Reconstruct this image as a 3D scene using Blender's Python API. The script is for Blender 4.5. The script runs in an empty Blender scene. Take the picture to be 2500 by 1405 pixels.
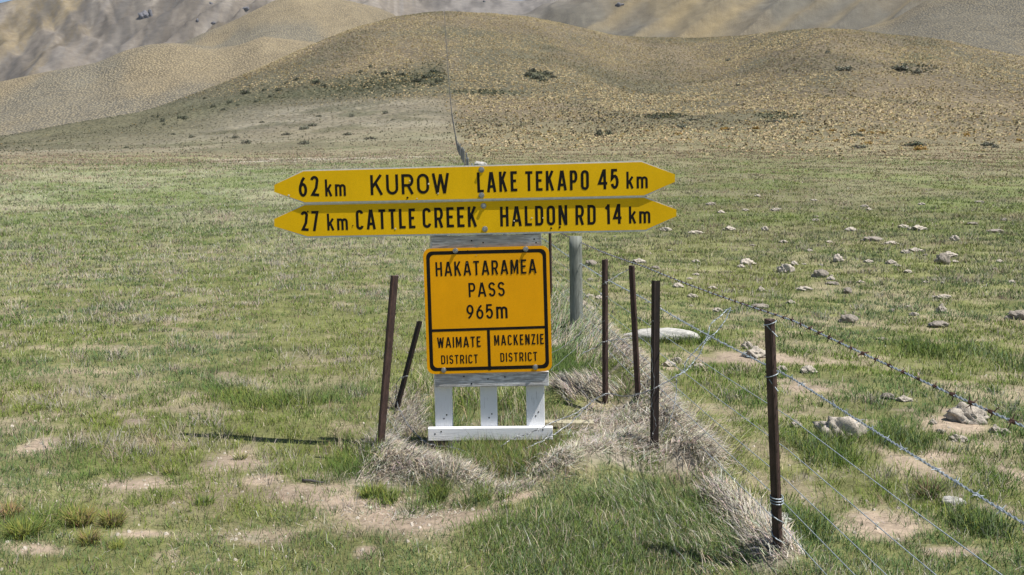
import bpy, bmesh, math, random
import numpy as np
from mathutils import Vector, Matrix
random.seed(7)
RNG = np.random.default_rng(11)
S = bpy.context.scene
COL = S.collection
# ------------------------------------------------------------------ camera
F, CU, CV, EYE = 2250.0, 1250.0, 702.5, 1.6          # lens in pixels of the 2500 px photograph
HORIZON = 483.0
PITCH = math.atan((CV - HORIZON) / F)
CP, SP = math.cos(PITCH), math.sin(PITCH)
cam = bpy.data.cameras.new('camera'); cam.sensor_width = 36; cam.lens = 36 * F / 2500
cam.clip_start = 0.05; cam.clip_end = 30000
co = bpy.data.objects.new('camera', cam); COL.objects.link(co)
co.location = (0, 0, EYE); co.rotation_euler = (math.pi / 2 - PITCH, 0, 0)
S.camera = co
# ------------------------------------------------------------------ sky and sun
SUN = Vector((0.46, -0.19, 1.0)).normalized()
world = bpy.data.worlds.new('World'); S.world = world; world.use_nodes = True
nt = world.node_tree
sky = nt.nodes.new('ShaderNodeTexSky'); sky.sky_type = 'NISHITA'; sky.sun_disc = False
sky.sun_elevation = math.asin(SUN.z); sky.sun_rotation = math.atan2(SUN.x, SUN.y)
sky.altitude = 950; sky.air_density = 1.0; sky.dust_density = 0.6
nt.links.new(sky.outputs['Color'], nt.nodes['Background'].inputs['Color'])
nt.nodes['Background'].inputs['Strength'].default_value = 0.075
sun = bpy.data.lights.new('sun', 'SUN'); sun.energy = 4.9; sun.angle = math.radians(0.53); sun.color = (1.0, 0.95, 0.88)
so = bpy.data.objects.new('sun', sun); COL.objects.link(so); so.location = (20, -20, 60)
so.rotation_euler = SUN.to_track_quat('Z', 'Y').to_euler()
S.view_settings.view_transform = 'Standard'; S.view_settings.look = 'None'
S.view_settings.exposure = 0.56; S.view_settings.gamma = 1.0
S.cycles.max_bounces = 5; S.cycles.diffuse_bounces = 3; S.cycles.glossy_bounces = 2; S.cycles.transmission_bounces = 3

# ------------------------------------------------------------------ helpers
def tag(o, label=None, cat=None, group=None, kind=None):
    if label: o['label'] = label
    if cat: o['category'] = cat
    if group: o['group'] = group
    if kind: o['kind'] = kind
    return o
def empty(name, loc=(0, 0, 0), rot=(0, 0, 0)):
    o = bpy.data.objects.new(name, None); o.empty_display_size = 0.2
    o.location = loc; o.rotation_euler = rot; COL.objects.link(o); return o
def np_mesh(name, V, quads=None, tris=None, color=None, attrs=None, smooth=False):
    me = bpy.data.meshes.new(name)
    V = np.asarray(V, np.float32); nq = 0 if quads is None else len(quads); ntri = 0 if tris is None else len(tris)
    me.vertices.add(len(V)); me.vertices.foreach_set('co', V.ravel())
    loops = []
    if nq: loops.append(np.asarray(quads, np.int32).ravel())
    if ntri: loops.append(np.asarray(tris, np.int32).ravel())
    loops = np.concatenate(loops)
    me.loops.add(len(loops)); me.loops.foreach_set('vertex_index', loops)
    me.polygons.add(nq + ntri)
    st = np.concatenate([np.arange(nq) * 4, nq * 4 + np.arange(ntri) * 3]).astype(np.int32)
    me.polygons.foreach_set('loop_start', st)
    me.polygons.foreach_set('use_smooth', np.full(nq + ntri, smooth))
    if color is not None:
        a = me.attributes.new('Col', 'FLOAT_COLOR', 'POINT')
        c = np.ones((len(V), 4), np.float32); c[:, :3] = color; a.data.foreach_set('color', c.ravel())
    for k, arr in (attrs or {}).items():
        a = me.attributes.new(k, 'FLOAT', 'POINT'); a.data.foreach_set('value', np.asarray(arr, np.float32).ravel())
    me.update(calc_edges=True); me.validate()
    return me
def link(name, me, mat, parent=None):
    o = bpy.data.objects.new(name, me); COL.objects.link(o)
    if mat is not None and not me.materials: me.materials.append(mat)
    if parent is not None: o.parent = parent
    return o

TAB = np.random.default_rng(3).random((256, 256))
def vn(x, y, seed=0):
    x = np.asarray(x, float) + seed * 17.31; y = np.asarray(y, float) - seed * 9.73
    xi = np.floor(x).astype(int); yi = np.floor(y).astype(int); fx = x - xi; fy = y - yi
    fx = fx * fx * (3 - 2 * fx); fy = fy * fy * (3 - 2 * fy)
    a = TAB[xi & 255, yi & 255]; b = TAB[(xi + 1) & 255, yi & 255]; c = TAB[xi & 255, (yi + 1) & 255]; d = TAB[(xi + 1) & 255, (yi + 1) & 255]
    return (a * (1 - fx) + b * fx) * (1 - fy) + (c * (1 - fx) + d * fx) * fy
def fbm(x, y, seed=0, n=4):
    r = 0; a = 0.5; t = 0
    for k in range(n):
        r = r + a * vn(x * 2 ** k, y * 2 ** k, seed + k * 5); t += a; a *= 0.5
    return r / t
def sst(a, b, x):
    t = np.clip((np.asarray(x, float) - a) / (b - a), 0, 1); return t * t * (3 - 2 * t)
def lerp(a, b, t):
    return a + (b - a) * t
def mixc(c, d, t):
    return c + (np.asarray(d)[None, :] - c) * np.asarray(t)[:, None]

# ------------------------------------------------------------------ the lie of the land
# ridge lines measured as directions from the camera and given their own real distances
def q_of(v):                      # height over distance of a line of sight
    t = (CV - np.asarray(v, float)) / F
    return (t * CP - SP) / (CP + t * SP)
NS = 760
SA = np.linspace(-1.15, 1.15, NS)
UA = CU + SA * F                  # close enough for looking the ridge tables up
def curve(pts, win=9):
    p = np.array(pts, float)
    us = CU + (p[:, 0] - CU) * (CP - q_of(p[:, 1]) * SP) if p[:, 1].max() < 250 or p[:, 1].min() < 0 or p[:, 1].max() < 460 and p[:, 1].min() < 110 else p[:, 0]
    r = np.interp(UA, us, p[:, 1])
    k = np.hanning(win + 2)[1:-1]; k /= k.sum()
    return np.convolve(np.pad(r, win // 2, mode='edge'), k, mode='valid')
v1 = curve([(-1500, 440), (-500, 390), (0, 338), (116, 320), (256, 298), (332, 284), (400, 260), (480, 232), (584, 189), (680, 148), (760, 112), (860, 72), (960, 44), (1030, 33), (1088, 30), (1220, 36), (1300, 44), (1380, 60), (1440, 76), (1500, 89), (1580, 94), (1700, 95), (1800, 91), (1900, 78), (2007, 70), (2075, 73), (2143, 83), (2246, 92), (2314, 102), (2382, 118), (2450, 132), (2500, 141), (2800, 200), (3300, 270), (4000, 330)], 7)
d1 = curve([(-1500, 300), (0, 330), (500, 400), (1088, 520), (1500, 540), (1700, 580), (2000, 430), (2500, 380), (3500, 300)], 25)
vb = curve([(-1500, 400), (0, 376), (600, 372), (1100, 356), (1700, 340), (2500, 345), (4000, 370)], 25)
v2 = curve([(-1500, 330), (-500, 270), (0, 202), (100, 180), (240, 154), (300, 126), (360, 110), (420, 105), (480, 111), (528, 118), (580, 113), (640, 90), (720, 100), (900, 120), (1500, 150), (1785, 110), (2050, 95), (2100, 73), (2178, 51), (2260, 2), (2400, -50), (2700, -110), (4000, -60)], 7)
d2 = curve([(-1500, 700), (640, 800), (1500, 1000), (2100, 1000), (4000, 900)], 25)
v3 = curve([(-1500, 300), (0, 230), (380, 150), (460, 106), (540, 68), (608, 30), (664, 8), (720, -4), (796, -2), (860, 5), (920, 24), (968, 41), (1050, 70), (1130, 75), (1220, 48), (1300, 22), (1400, -14), (1600, -55), (1900, -120), (2500, -200), (4000, -150)], 7)
d3 = curve([(-1500, 1150), (900, 1300), (1300, 1700), (4000, 1700)], 25)
v4 = curve([(-1500, 120), (-500, 70), (-100, 32), (0, 12), (44, -1), (200, -40), (500, -90), (900, -40), (1100, -18), (1190, -3), (1240, 4), (1276, 5), (1310, -3), (1500, -40), (2500, -160), (4000, -100)], 7)
d4 = curve([(-1500, 2500), (900, 3000), (4000, 3200)], 25)
KD = [0 * d1, 0 * d1 + 8, 0 * d1 + 15, 0 * d1 + 30, 0 * d1 + 69, 0 * d1 + 150]
KZ = [0 * d1, 0 * d1, 0 * d1 + .10, 0 * d1 + .7, 0 * d1 + 3.9, EYE + 150 * q_of(vb)]
def knot(d, v):
    KD.append(d); KZ.append(EYE + d * q_of(v))
for t, w in ((.35, .36), (.72, .78)):
    knot(150 + (d1 - 150) * t, vb + (v1 - vb) * w)
knot(d1, v1)
for (da, va), (dn, vn_) in (((d1, v1), (d2, v2)), ((d2, v2), (d3, v3)), ((d3, v3), (d4, v4))):
    knot(da + (dn - da) * .16, va + 26)
    knot(da + (dn - da) * .36, np.maximum(va + 62, vn_ + 40))
    knot(da + (dn - da) * .74, np.maximum(va + 62, vn_ + 40) * .42 + vn_ * .58)
    knot(dn, vn_)
knot(d4 * 1.2, v4 + 60); knot(d4 * 1.9, 0 * d4 + 330); knot(0 * d4 + 14000, 0 * d4 + 470)
KD = np.stack(KD, 1); KZ = np.stack(KZ, 1)
ND = 620
DA = np.concatenate([[0.0], np.geomspace(1.5, 13500, ND - 1)])
def pchip(x, y, xi):
    h = np.diff(x); m = np.diff(y) / h
    d = np.zeros_like(y)
    w1 = 2 * h[1:] + h[:-1]; w2 = h[1:] + 2 * h[:-1]
    ok = m[1:] * m[:-1] > 0
    with np.errstate(divide='ignore', invalid='ignore'):
        d[1:-1] = np.where(ok, (w1 + w2) / (w1 / m[:-1] + w2 / m[1:]), 0)
    d[0] = m[0]; d[-1] = m[-1]
    k = np.clip(np.searchsorted(x, xi) - 1, 0, len(x) - 2)
    t = (xi - x[k]) / h[k]
    return (y[k] * (1 + 2 * t) * (1 - t) ** 2 + h[k] * d[k] * t * (1 - t) ** 2 + y[k + 1] * t * t * (3 - 2 * t) + h[k] * d[k + 1] * t * t * (t - 1))
TABZ = np.stack([pchip(KD[i], KZ[i], DA) for i in range(NS)], 0)
LDA = np.log(DA[1:])
# low banks of hay and turf near the sign: (polyline of photo points, half width m, height m)
def flat(u, v, h=EYE):            # ground point of the flat near field
    q = float(q_of(v)); y = -h / q
    dep = y * CP - (y * q) * SP
    return ((u - CU) / F * dep, y)
BANKS = [([(918, 1105), (960, 1150), (1050, 1182), (1110, 1190)], .14, .11),
         ([(1390, 1172), (1440, 1160), (1520, 1125), (1600, 1105)], .22, .12),
         ([(1500, 870), (1560, 960), (1620, 1060), (1700, 1160)], .17, .17),
         ([(1700, 1160), (1800, 1270), (1900, 1370), (1960, 1440)], .16, .10),
         ([(1370, 985), (1480, 960)], .2, .12),
         ([(1390, 760), (1440, 830), (1500, 880)], .3, .15),
         ([(1300, 1300), (1450, 1270), (1650, 1300)], .35, .03)]
BANKW = [(np.array([flat(u, v) for u, v in p]), w, h) for p, w, h in BANKS]
def bank(x, y):
    r = 0 * x
    for P_, w, h in BANKW:
        dm = np.full(x.shape, 1e9)
        for a, b in zip(P_[:-1], P_[1:]):
            ab = b - a; t = np.clip(((x - a[0]) * ab[0] + (y - a[1]) * ab[1]) / (ab @ ab), 0, 1)
            dm = np.minimum(dm, np.hypot(x - a[0] - t * ab[0], y - a[1] - t * ab[1]))
        r = np.maximum(r, h * np.exp(-(dm / w) ** 2))
    return r
def H(x, y):
    x = np.asarray(x, float); y = np.asarray(y, float)
    d = np.hypot(x, y); yy = np.maximum(y, 1e-6)
    s = np.clip(x / yy, SA[0], SA[-1])
    # beyond the tabulated fan the edge profile carries on round, and the land lies level behind the camera
    dep = np.where(np.abs(x) < yy * SA[-1], yy, d / math.hypot(1, SA[-1]))
    fi = (s - SA[0]) / (SA[1] - SA[0]); i = np.clip(fi.astype(int), 0, NS - 2); fi = fi - i
    ld = np.log(np.maximum(dep, 1.5)); fj = (ld - LDA[0]) / (LDA[1] - LDA[0]); j = np.clip(fj.astype(int), 0, ND - 3); fj = np.clip(fj - j, 0, 1)
    T = TABZ[:, 1:]
    z = (T[i, j] * (1 - fj) + T[i, j + 1] * fj) * (1 - fi) + (T[i + 1, j] * (1 - fj) + T[i + 1, j + 1] * fj) * fi
    ang = np.arctan2(np.abs(x), y); z = z * (1 - sst(0.9, 1.7, ang))
    # gullies and folds of the mountainsides
    d1s = d1[i]; d2s = d2[i]; d4s = d4[i]
    far = sst(1.05, 1.25, dep / d1s) * sst(0, .15, np.abs(dep / d2s - 1))
    g = 1 - np.abs(2 * fbm(x / 260 + .5 * fbm(x / 300, y / 300, 9), y / 420, 2, 4) - 1)
    w4 = sst(0.42, .62, dep / d4s) * sst(0, .2, np.abs(dep / d4s - 1)); 
    z = z + far * (g - .6) * 9 + w4 * (g - 1) * 70 * (1 - sst(0.9, 1.7, ang))
    ph = s - 4.8e-4 * (dep - 1300) + .012 * (fbm(x / 120, y / 120, 14, 3) - .5); e_ = 0 * x
    for p0, wl, a_ in ((-.02, .05, 16), (.055, .04, 14), (.118, .05, 22), (.2, .05, 26), (.24, .035, 18), (.30, .05, 24), (.37, .05, 22), (.46, .06, 26)):
        t_ = (ph - p0) / wl; e_ = e_ + a_ * np.where(t_ < 0, np.exp(t_ * 1.2), np.exp(-t_ * 4.5))
    z = z + (e_ - 16) * sst(.02, .07, s) * sst(1.02, 1.2, dep / d2s) * sst(0, .12, np.abs(dep / d3[i] - 1)) * (dep < d3[i])
    g2 = 1 - np.abs(2 * fbm(x / 70, y / 120, 4, 3) - 1)
    ph4 = np.abs(s + .42) - 1.5e-4 * (dep - 2300) + .10 * (fbm(x / 380, y / 380, 15, 4) - .5)
    f4 = ph4 / .047; f4 = f4 - np.floor(f4); f4 = np.where(f4 < .35, f4 / .35, (1 - f4) / .65)
    z = z + w4 * (f4 - 1) * 60 * np.clip(fbm(x / 330, y / 500, 16, 3) * 2.2 - .65, 0, 1) * sst(-.06, -.14, s)
    z = z + far * (g2 - .6) * 4 + w4 * (g2 - 1) * 16
    hill = sst(160, 260, dep) * sst(1.0, .9, dep / d1s)
    z = z + hill * ((fbm(x / 55, y / 75, 6, 3) - .5) * 5.5) + sst(25, 120, dep) * (1 - sst(1500, 2500, dep)) * (fbm(x / 9, y / 9, 8, 2) - .5) * .5
    near = sst(60, 12, d)
    z = z + (fbm(x / 1.3, y / 1.3, 12, 4) - .5) * .10 * near + (fbm(x / 5, y / 5, 13, 2) - .5) * .10 * sst(0, 3, d)
    z = z + bank(x, y) * (d < 14)
    z = z - .05 * np.exp(-(((x + 1.6) / .9) ** 2 + ((y - 6.0) / .5) ** 2))
    return z
def ray(u, v):
    a = (u - CU) / F; b = (CV - v) / F
    return np.array([a, CP + b * SP, -SP + b * CP])
def P(u, v, lo=2.0, hi=5000.0):   # the point of the ground seen in that direction
    r = ray(u, v); ts = np.geomspace(lo, hi, 1500)
    x, y, z = r[0] * ts, r[1] * ts, EYE + r[2] * ts
    below = np.nonzero(z < H(x, y))[0]
    if len(below) == 0: return None
    k = below[0]
    a, b = (ts[k - 1] if k else lo * .5), ts[k]
    for _ in range(24):
        m = .5 * (a + b)
        if EYE + r[2] * m < H(r[0] * m, r[1] * m): b = m
        else: a = m
    return np.array([r[0] * b, r[1] * b, EYE + r[2] * b])
def G(x, y):
    return float(H(np.array([x]), np.array([y]))[0])
def at_depth(u, v, y):            # point of a line of sight at a given distance ahead
    r = ray(u, v); return Vector((r[0] * y / r[1], y, EYE + r[2] * y / r[1]))

# ------------------------------------------------------------------ materials
def mat(name):
    m = bpy.data.materials.new(name); m.use_nodes = True
    return m, m.node_tree.nodes, m.node_tree.links, m.node_tree.nodes['Principled BSDF']
def node(N, t, **kw):
    n = N.new(t)
    for k, v in kw.items(): setattr(n, k, v)
    return n
def ramp(N, L, fac, stops):
    r = N.new('ShaderNodeValToRGB'); L.new(fac, r.inputs['Fac'])
    e = r.color_ramp.elements
    while len(e) < len(stops): e.new(.5)
    for k, (p, c) in enumerate(stops):
        e[k].position = p; e[k].color = (*c, 1)
    return r.outputs['Color']
def noise(N, L, scale, detail=4, vec=None, rough=.55):
    n = N.new('ShaderNodeTexNoise'); n.inputs['Scale'].default_value = scale; n.inputs['Detail'].default_value = detail; n.inputs['Roughness'].default_value = rough
    if vec is not None: L.new(vec, n.inputs['Vector'])
    return n.outputs['Fac']
def coords(N, L, scale=(1, 1, 1)):
    t = N.new('ShaderNodeTexCoord'); m = N.new('ShaderNodeMapping'); m.inputs['Scale'].default_value = scale
    L.new(t.outputs['Object'], m.inputs['Vector']); return m.outputs['Vector']
def mixn(N, L, fac, a, b, blend='MIX'):
    m = N.new('ShaderNodeMix'); m.data_type = 'RGBA'; m.blend_type = blend
    for s, v in ((m.inputs['Factor'], fac), (m.inputs['A'], a), (m.inputs['B'], b)):
        if isinstance(v, (int, float)): s.default_value = v
        elif isinstance(v, tuple): s.default_value = (*v, 1)
        else: L.new(v, s)
    return m.outputs['Result']
def bump(N, L, B, h, strength, dist):
    b = N.new('ShaderNodeBump'); b.inputs['Strength'].default_value = strength; b.inputs['Distance'].default_value = dist
    L.new(h, b.inputs['Height']); L.new(b.outputs['Normal'], B.inputs['Normal'])

def m_blade(name, trans=.28, rough=.6, lift=.6):
    m, N, L, B = mat(name)
    a = node(N, 'ShaderNodeAttribute', attribute_name='Col')
    L.new(a.outputs['Color'], B.inputs['Base Color']); B.inputs['Roughness'].default_value = rough
    B.inputs['Specular IOR Level'].default_value = .25
    t = N.new('ShaderNodeBsdfTranslucent'); L.new(a.outputs['Color'], t.inputs['Color'])
    mx = N.new('ShaderNodeMixShader'); mx.inputs['Fac'].default_value = trans
    # thin curved blades scatter light like a soft canopy: lean the shading normal towards the zenith
    ge = N.new('ShaderNodeNewGeometry'); vm = N.new('ShaderNodeMix'); vm.data_type = 'VECTOR'; vm.inputs['Factor'].default_value = lift
    L.new(ge.outputs['Normal'], vm.inputs['A']); vm.inputs['B'].default_value = (0, 0, 1)
    nm = N.new('ShaderNodeVectorMath'); nm.operation = 'NORMALIZE'; L.new(vm.outputs['Result'], nm.inputs[0]); L.new(nm.outputs[0], B.inputs['Normal'])
    out = N['Material Output']
    L.new(B.outputs[0], mx.inputs[1]); L.new(t.outputs[0], mx.inputs[2]); L.new(mx.outputs[0], out.inputs['Surface'])
    return m
M_BLADE = m_blade('grass_blades', .22); M_HAY = m_blade('dead_hay', .15); M_TUSSOCK = m_blade('tussock', .15, .8, .65); M_SHRUB = m_blade('shrub_leaves', .1, .6, .3)

def m_ground():
    m, N, L, B = mat('ground')
    a = node(N, 'ShaderNodeAttribute', attribute_name='Col').outputs['Color']
    tus = node(N, 'ShaderNodeAttribute', attribute_name='tus').outputs['Fac']
    nearm = node(N, 'ShaderNodeAttribute', attribute_name='near').outputs['Fac']
    c = coords(N, L)
    n1 = noise(N, L, 1.7, 6, c, .65); n2 = noise(N, L, 22, 5, c, .7); n3 = noise(N, L, .06, 6, c, .6)
    col = mixn(N, L, .55, a, ramp(N, L, n3, [(.3, (.62, .6, .6)), (.7, (1.38, 1.36, 1.3))]), 'MULTIPLY')
    col = mixn(N, L, nearm, col, mixn(N, L, .8, col, ramp(N, L, n1, [(.3, (.55, .55, .55)), (.72, (1.45, 1.42, 1.4))]), 'MULTIPLY'))
    col = mixn(N, L, nearm, col, mixn(N, L, .6, col, ramp(N, L, n2, [(.3, (.5, .5, .5)), (.7, (1.5, 1.48, 1.45))]), 'MULTIPLY'))
    # tussocks too far away to tell apart: pale clumps over darker litter
    v = N.new('ShaderNodeTexVoronoi'); v.inputs['Scale'].default_value = .55; v.inputs['Randomness'].default_value = 1
    L.new(c, v.inputs['Vector'])
    dots = ramp(N, L, v.outputs['Distance'], [(.25, (1, 1, 1)), (.62, (0, 0, 0))])
    f = N.new('ShaderNodeMath'); f.operation = 'MULTIPLY'; L.new(dots, f.inputs[0]); L.new(tus, f.inputs[1])
    pale = mixn(N, L, .55, mixn(N, L, 1., a, (1.55, 1.5, 1.35), 'MULTIPLY'), ramp(N, L, noise(N, L, .3, 3, c), [(.3, (.33, .275, .17)), (.7, (.42, .35, .22))]))
    dark = mixn(N, L, 1., col, (.62, .64, .66), 'MULTIPLY')
    col2 = mixn(N, L, f.outputs[0], dark, pale)
    col = mixn(N, L, tus, col, col2)
    L.new(col, B.inputs['Base Color']); B.inputs['Roughness'].default_value = .95; B.inputs['Specular IOR Level'].default_value = .1
    b1 = N.new('ShaderNodeBump'); b1.inputs['Strength'].default_value = .7; b1.inputs['Distance'].default_value = .02; L.new(n2, b1.inputs['Height'])
    b2 = N.new('ShaderNodeBump'); b2.inputs['Strength'].default_value = .9; b2.inputs['Distance'].default_value = .9
    L.new(f.outputs[0], b2.inputs['Height']); L.new(b1.outputs['Normal'], b2.inputs['Normal']); L.new(b2.outputs['Normal'], B.inputs['Normal'])
    return m
def m_steel(name, c1, c2, metal=.3, rough=.6, sc=30):
    m, N, L, B = mat(name); c = coords(N, L, (1, 1, .35))
    n = noise(N, L, sc, 6, c, .7)
    L.new(ramp(N, L, n, [(.35, c1), (.68, c2)]), B.inputs['Base Color'])
    B.inputs['Metallic'].default_value = metal; B.inputs['Roughness'].default_value = rough
    bump(N, L, B, n, .4, .002); return m
M_RUST = m_steel('brown_rusted_steel', (.032, .018, .015), (.095, .055, .045), .1, .62, 45)
M_DARKSTEEL = m_steel('dark_brown_steel', (.012, .008, .007), (.035, .020, .017), .1, .6, 45)
M_ZINC = m_steel('galvanised_wire', (.20, .24, .27), (.42, .47, .51), .35, .55, 60)
M_DULLWIRE = m_steel('dull_wire', (.14, .15, .16), (.30, .31, .32), .5, .5, 60)
M_RUSTWIRE = m_steel('rusty_barbs', (.035, .014, .010), (.10, .045, .03), .1, .8, 90)
M_BOLT = m_steel('bolt_zinc', (.20, .21, .22), (.42, .43, .44), .7, .4, 90)
M_ALU = m_steel('aluminium_edge', (.55, .56, .57), (.72, .73, .73), .25, .45, 40)
def m_wood(name, cols, grain=(3, 40, 40), sc=4, bs=.5, paint=None):
    m, N, L, B = mat(name); c = coords(N, L, grain)
    n = noise(N, L, sc, 8, c, .65); n2 = noise(N, L, 5, 5, coords(N, L), .6)
    col = ramp(N, L, n, [(.28, cols[0]), (.5, cols[1]), (.75, cols[2])])
    if paint:
        f = ramp(N, L, mixn(N, L, .5, n, n2), [(paint[1], (0, 0, 0)), (paint[1] + .07, (1, 1, 1))])
        col = mixn(N, L, f, col, paint[0])
    L.new(col, B.inputs['Base Color']); B.inputs['Roughness'].default_value = .8
    bump(N, L, B, n, bs, .003); return m
M_RAIL = m_wood('weathered_rail', ((.20, .19, .18), (.40, .39, .38), (.56, .55, .54)), paint=((.66, .66, .66), .50))
M_WHITE = m_wood('white_painted_timber', ((.25, .23, .21), (.5, .49, .48), (.62, .62, .61)), grain=(40, 40, 3), paint=((.76, .765, .77), .35))
M_WHITEH = m_wood('white_painted_board', ((.25, .23, .21), (.5, .49, .48), (.62, .62, .61)), paint=((.79, .79, .795), .36))
M_POSTW = m_wood('grey_green_post_timber', ((.07, .078, .068), (.165, .178, .155), (.27, .28, .25)), grain=(16, 16, 1.6), sc=3, bs=.8)
M_DARKW = m_wood('dark_timber', ((.03, .028, .025), (.07, .065, .06), (.11, .10, .09)))  # very dark brown timber for the stumps and the stick
M_PLANK = m_wood('bare_plank', ((.22, .19, .12), (.36, .33, .22), (.48, .45, .33)))
def m_sign(name, col, sat=.03):
    m, N, L, B = mat(name); c = coords(N, L)
    n = noise(N, L, 3.0, 5, c); n2 = noise(N, L, 260, 2, c)
    base = mixn(N, L, .5, col, ramp(N, L, n, [(.3, (.86, .85, .8)), (.7, (1.1, 1.1, 1.1))]), 'MULTIPLY')
    base = mixn(N, L, .35, base, ramp(N, L, n2, [(.35, (.8, .8, .8)), (.65, (1.15, 1.15, 1.15))]), 'MULTIPLY')
    st = noise(N, L, 1.4, 5, coords(N, L, (9, 9, 1.2)), .6)
    base = mixn(N, L, .5, base, ramp(N, L, st, [(.3, (.9, .9, .86)), (.6, (1, 1, 1))]), 'MULTIPLY')
    L.new(base, B.inputs['Base Color']); B.inputs['Roughness'].default_value = .5; B.inputs['Specular IOR Level'].default_value = .15
    bump(N, L, B, n, .15, .004); return m
M_YEL = m_sign('board_yellow', (.80, .475, .002)); M_ORG = m_sign('plate_orange_yellow', (.86, .385, .0015))
def m_plain(name, col, rough=.5):
    m, N, L, B = mat(name); n = noise(N, L, 25, 4, coords(N, L))
    L.new(ramp(N, L, n, [(.3, tuple(k * .8 for k in col)), (.7, tuple(min(1, k * 1.2) for k in col))]), B.inputs['Base Color'])
    B.inputs['Roughness'].default_value = rough; B.inputs['Specular IOR Level'].default_value = .08; return m
M_BLACK = m_plain('black_lettering', (.014, .013, .012), .45); M_HOLE = m_plain('dark_hole', (.01, .009, .008), .9)
M_CHIP = m_plain('bare_chipped_metal', (.55, .48, .36), .4)
def m_rock(name, c1, c2, sc=9):
    m, N, L, B = mat(name); c = coords(N, L)
    n = noise(N, L, sc, 8, c, .7); n2 = noise(N, L, sc * .25, 4, c, .6)
    col = ramp(N, L, n, [(.3, c1), (.7, c2)])
    col = mixn(N, L, .6, col, ramp(N, L, n2, [(.3, (.7, .68, .66)), (.7, (1.15, 1.13, 1.1))]), 'MULTIPLY')
    L.new(col, B.inputs['Base Color']); B.inputs['Roughness'].default_value = .95
    bump(N, L, B, n, .7, .02); return m
M_CLOD = m_rock('pale_earth', (.30, .27, .225), (.62, .56, .48)); M_STONE = m_rock('grey_stone', (.12, .108, .092), (.42, .375, .32))
M_PALESTONE = m_rock('pale_stone', (.30, .30, .28), (.56, .55, .52), 6); M_CRAG = m_rock('dark_crag', (.07, .07, .08), (.20, .20, .22), .2)

# ------------------------------------------------------------------ ground cover zones (world positions)
FX = lambda y: np.interp(y, [0, 4.2, 7.4, 11.4, 60, 177, 300, 520], [1.46, 1.21, 1.01, .80, -2.9, -10.8, -20.0, -37.5])   # where the fence runs
def ell(x, y, pts):
    r = 0 * x
    for (u, v, ru, rv) in pts:
        cx, cy = flat(u, v); rx = ru / F * cy; ry = rv * cy * cy / (F * EYE)
        wob = 1 + 2.3 * (fbm(x * 3.2, y * 3.2, 31, 4) - .5)
        dd = np.hypot((x - cx) / rx, (y - cy) / ry) * wob
        r = np.maximum(r, 1 - sst(.35, 1.25, dd))
    return r
DIRT = [(1000, 1262, 270, 52), (760, 1205, 150, 34), (1180, 1230, 150, 34), (880, 1235, 220, 44), (1060, 1275, 230, 36), (90, 1105, 60, 22), (890, 1335, 40, 20), (560, 1130, 110, 30), (640, 1170, 90, 22), (330, 1180, 140, 26), (90, 1350, 110, 25), (350, 1300, 90, 14),
        (2170, 1270, 130, 50), (2470, 1160, 60, 40), (2320, 1350, 110, 22), (2200, 1130, 70, 26), (2330, 1050, 130, 30), (1800, 880, 90, 22), (2000, 960, 60, 14), (1250, 1225, 120, 22), (1180, 1100, 60, 10), (2290, 1120, 60, 25), (330, 1040, 50, 14), (1640, 905, 40, 12), (1960, 960, 60, 16), (1900, 880, 100, 14), (2420, 1240, 60, 30)]
LUSH = [(1235, 1120, 110, 45), (1395, 920, 80, 42), (1400, 1330, 200, 75), (1650, 1290, 140, 80), (1700, 830, 50, 22), (1080, 1150, 45, 22), (1950, 1290, 60, 40), (2260, 860, 60, 25), (1080, 1000, 60, 30), (1250, 990, 90, 30),
        (700, 985, 90, 25), (120, 1280, 100, 35), (2380, 1290, 60, 35), (2000, 1100, 60, 30), (860, 1130, 60, 30), (1160, 1230, 50, 16), (1050, 1230, 35, 16)]
HAYZ = [(1000, 1150, 110, 55), (940, 1090, 50, 60), (1500, 1060, 140, 60), (1440, 1140, 120, 40), (1620, 1060, 60, 70), (1680, 1160, 60, 50), (1560, 930, 50, 70), (1800, 1290, 80, 60), (1900, 1380, 70, 50), (1430, 970, 80, 25), (1000, 1020, 45, 40), (1200, 1200, 150, 24), (1470, 850, 60, 50), (1420, 780, 40, 40), (1380, 850, 40, 30), (1160, 1085, 120, 14)]
def zones(x, y):
    d = np.hypot(x, y); right = sst(-.5, .5, x - FX(y) + (fbm(x * .5, y * .5, 40, 2) - .5) * 1.0)
    dirt = np.maximum(ell(x, y, DIRT), sst(.58, .72, fbm(x * 2.1, y * 2.1, 21, 4)) * .55 * sst(22, 10, d) * sst(4.2, 4.8, y))
    lush = ell(x, y, LUSH); hay = ell(x, y, HAYZ)
    dirt = dirt * (1 - .75 * lush) * (1 - .6 * hay)
    return d, right, dirt, lush, hay

# ------------------------------------------------------------------ the ground: one sheet from under the camera to the skyline and all round
angs = np.concatenate([np.linspace(-math.pi, -.95, 60, endpoint=False), np.linspace(-.95, -.56, 60, endpoint=False), np.linspace(-.56, .56, 860, endpoint=False), np.linspace(.56, .95, 60, endpoint=False), np.linspace(.95, math.pi, 60, endpoint=False)])
rads = np.concatenate([np.geomspace(.6, 3.2, 10, endpoint=False), np.geomspace(3.2, 25, 300, endpoint=False), np.geomspace(25, 160, 110, endpoint=False), np.geomspace(160, 760, 210, endpoint=False), np.geomspace(760, 4200, 230, endpoint=False), np.geomspace(4200, 6000, 8)])
na, nr = len(angs), len(rads)
RR, AA = np.meshgrid(rads, angs)
gx = (RR * np.sin(AA)).ravel(); gy = (RR * np.cos(AA)).ravel(); gz = H(gx, gy)
gx = np.append(gx, 0); gy = np.append(gy, 0); gz = np.append(gz, G(0.01, 0.01))
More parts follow.
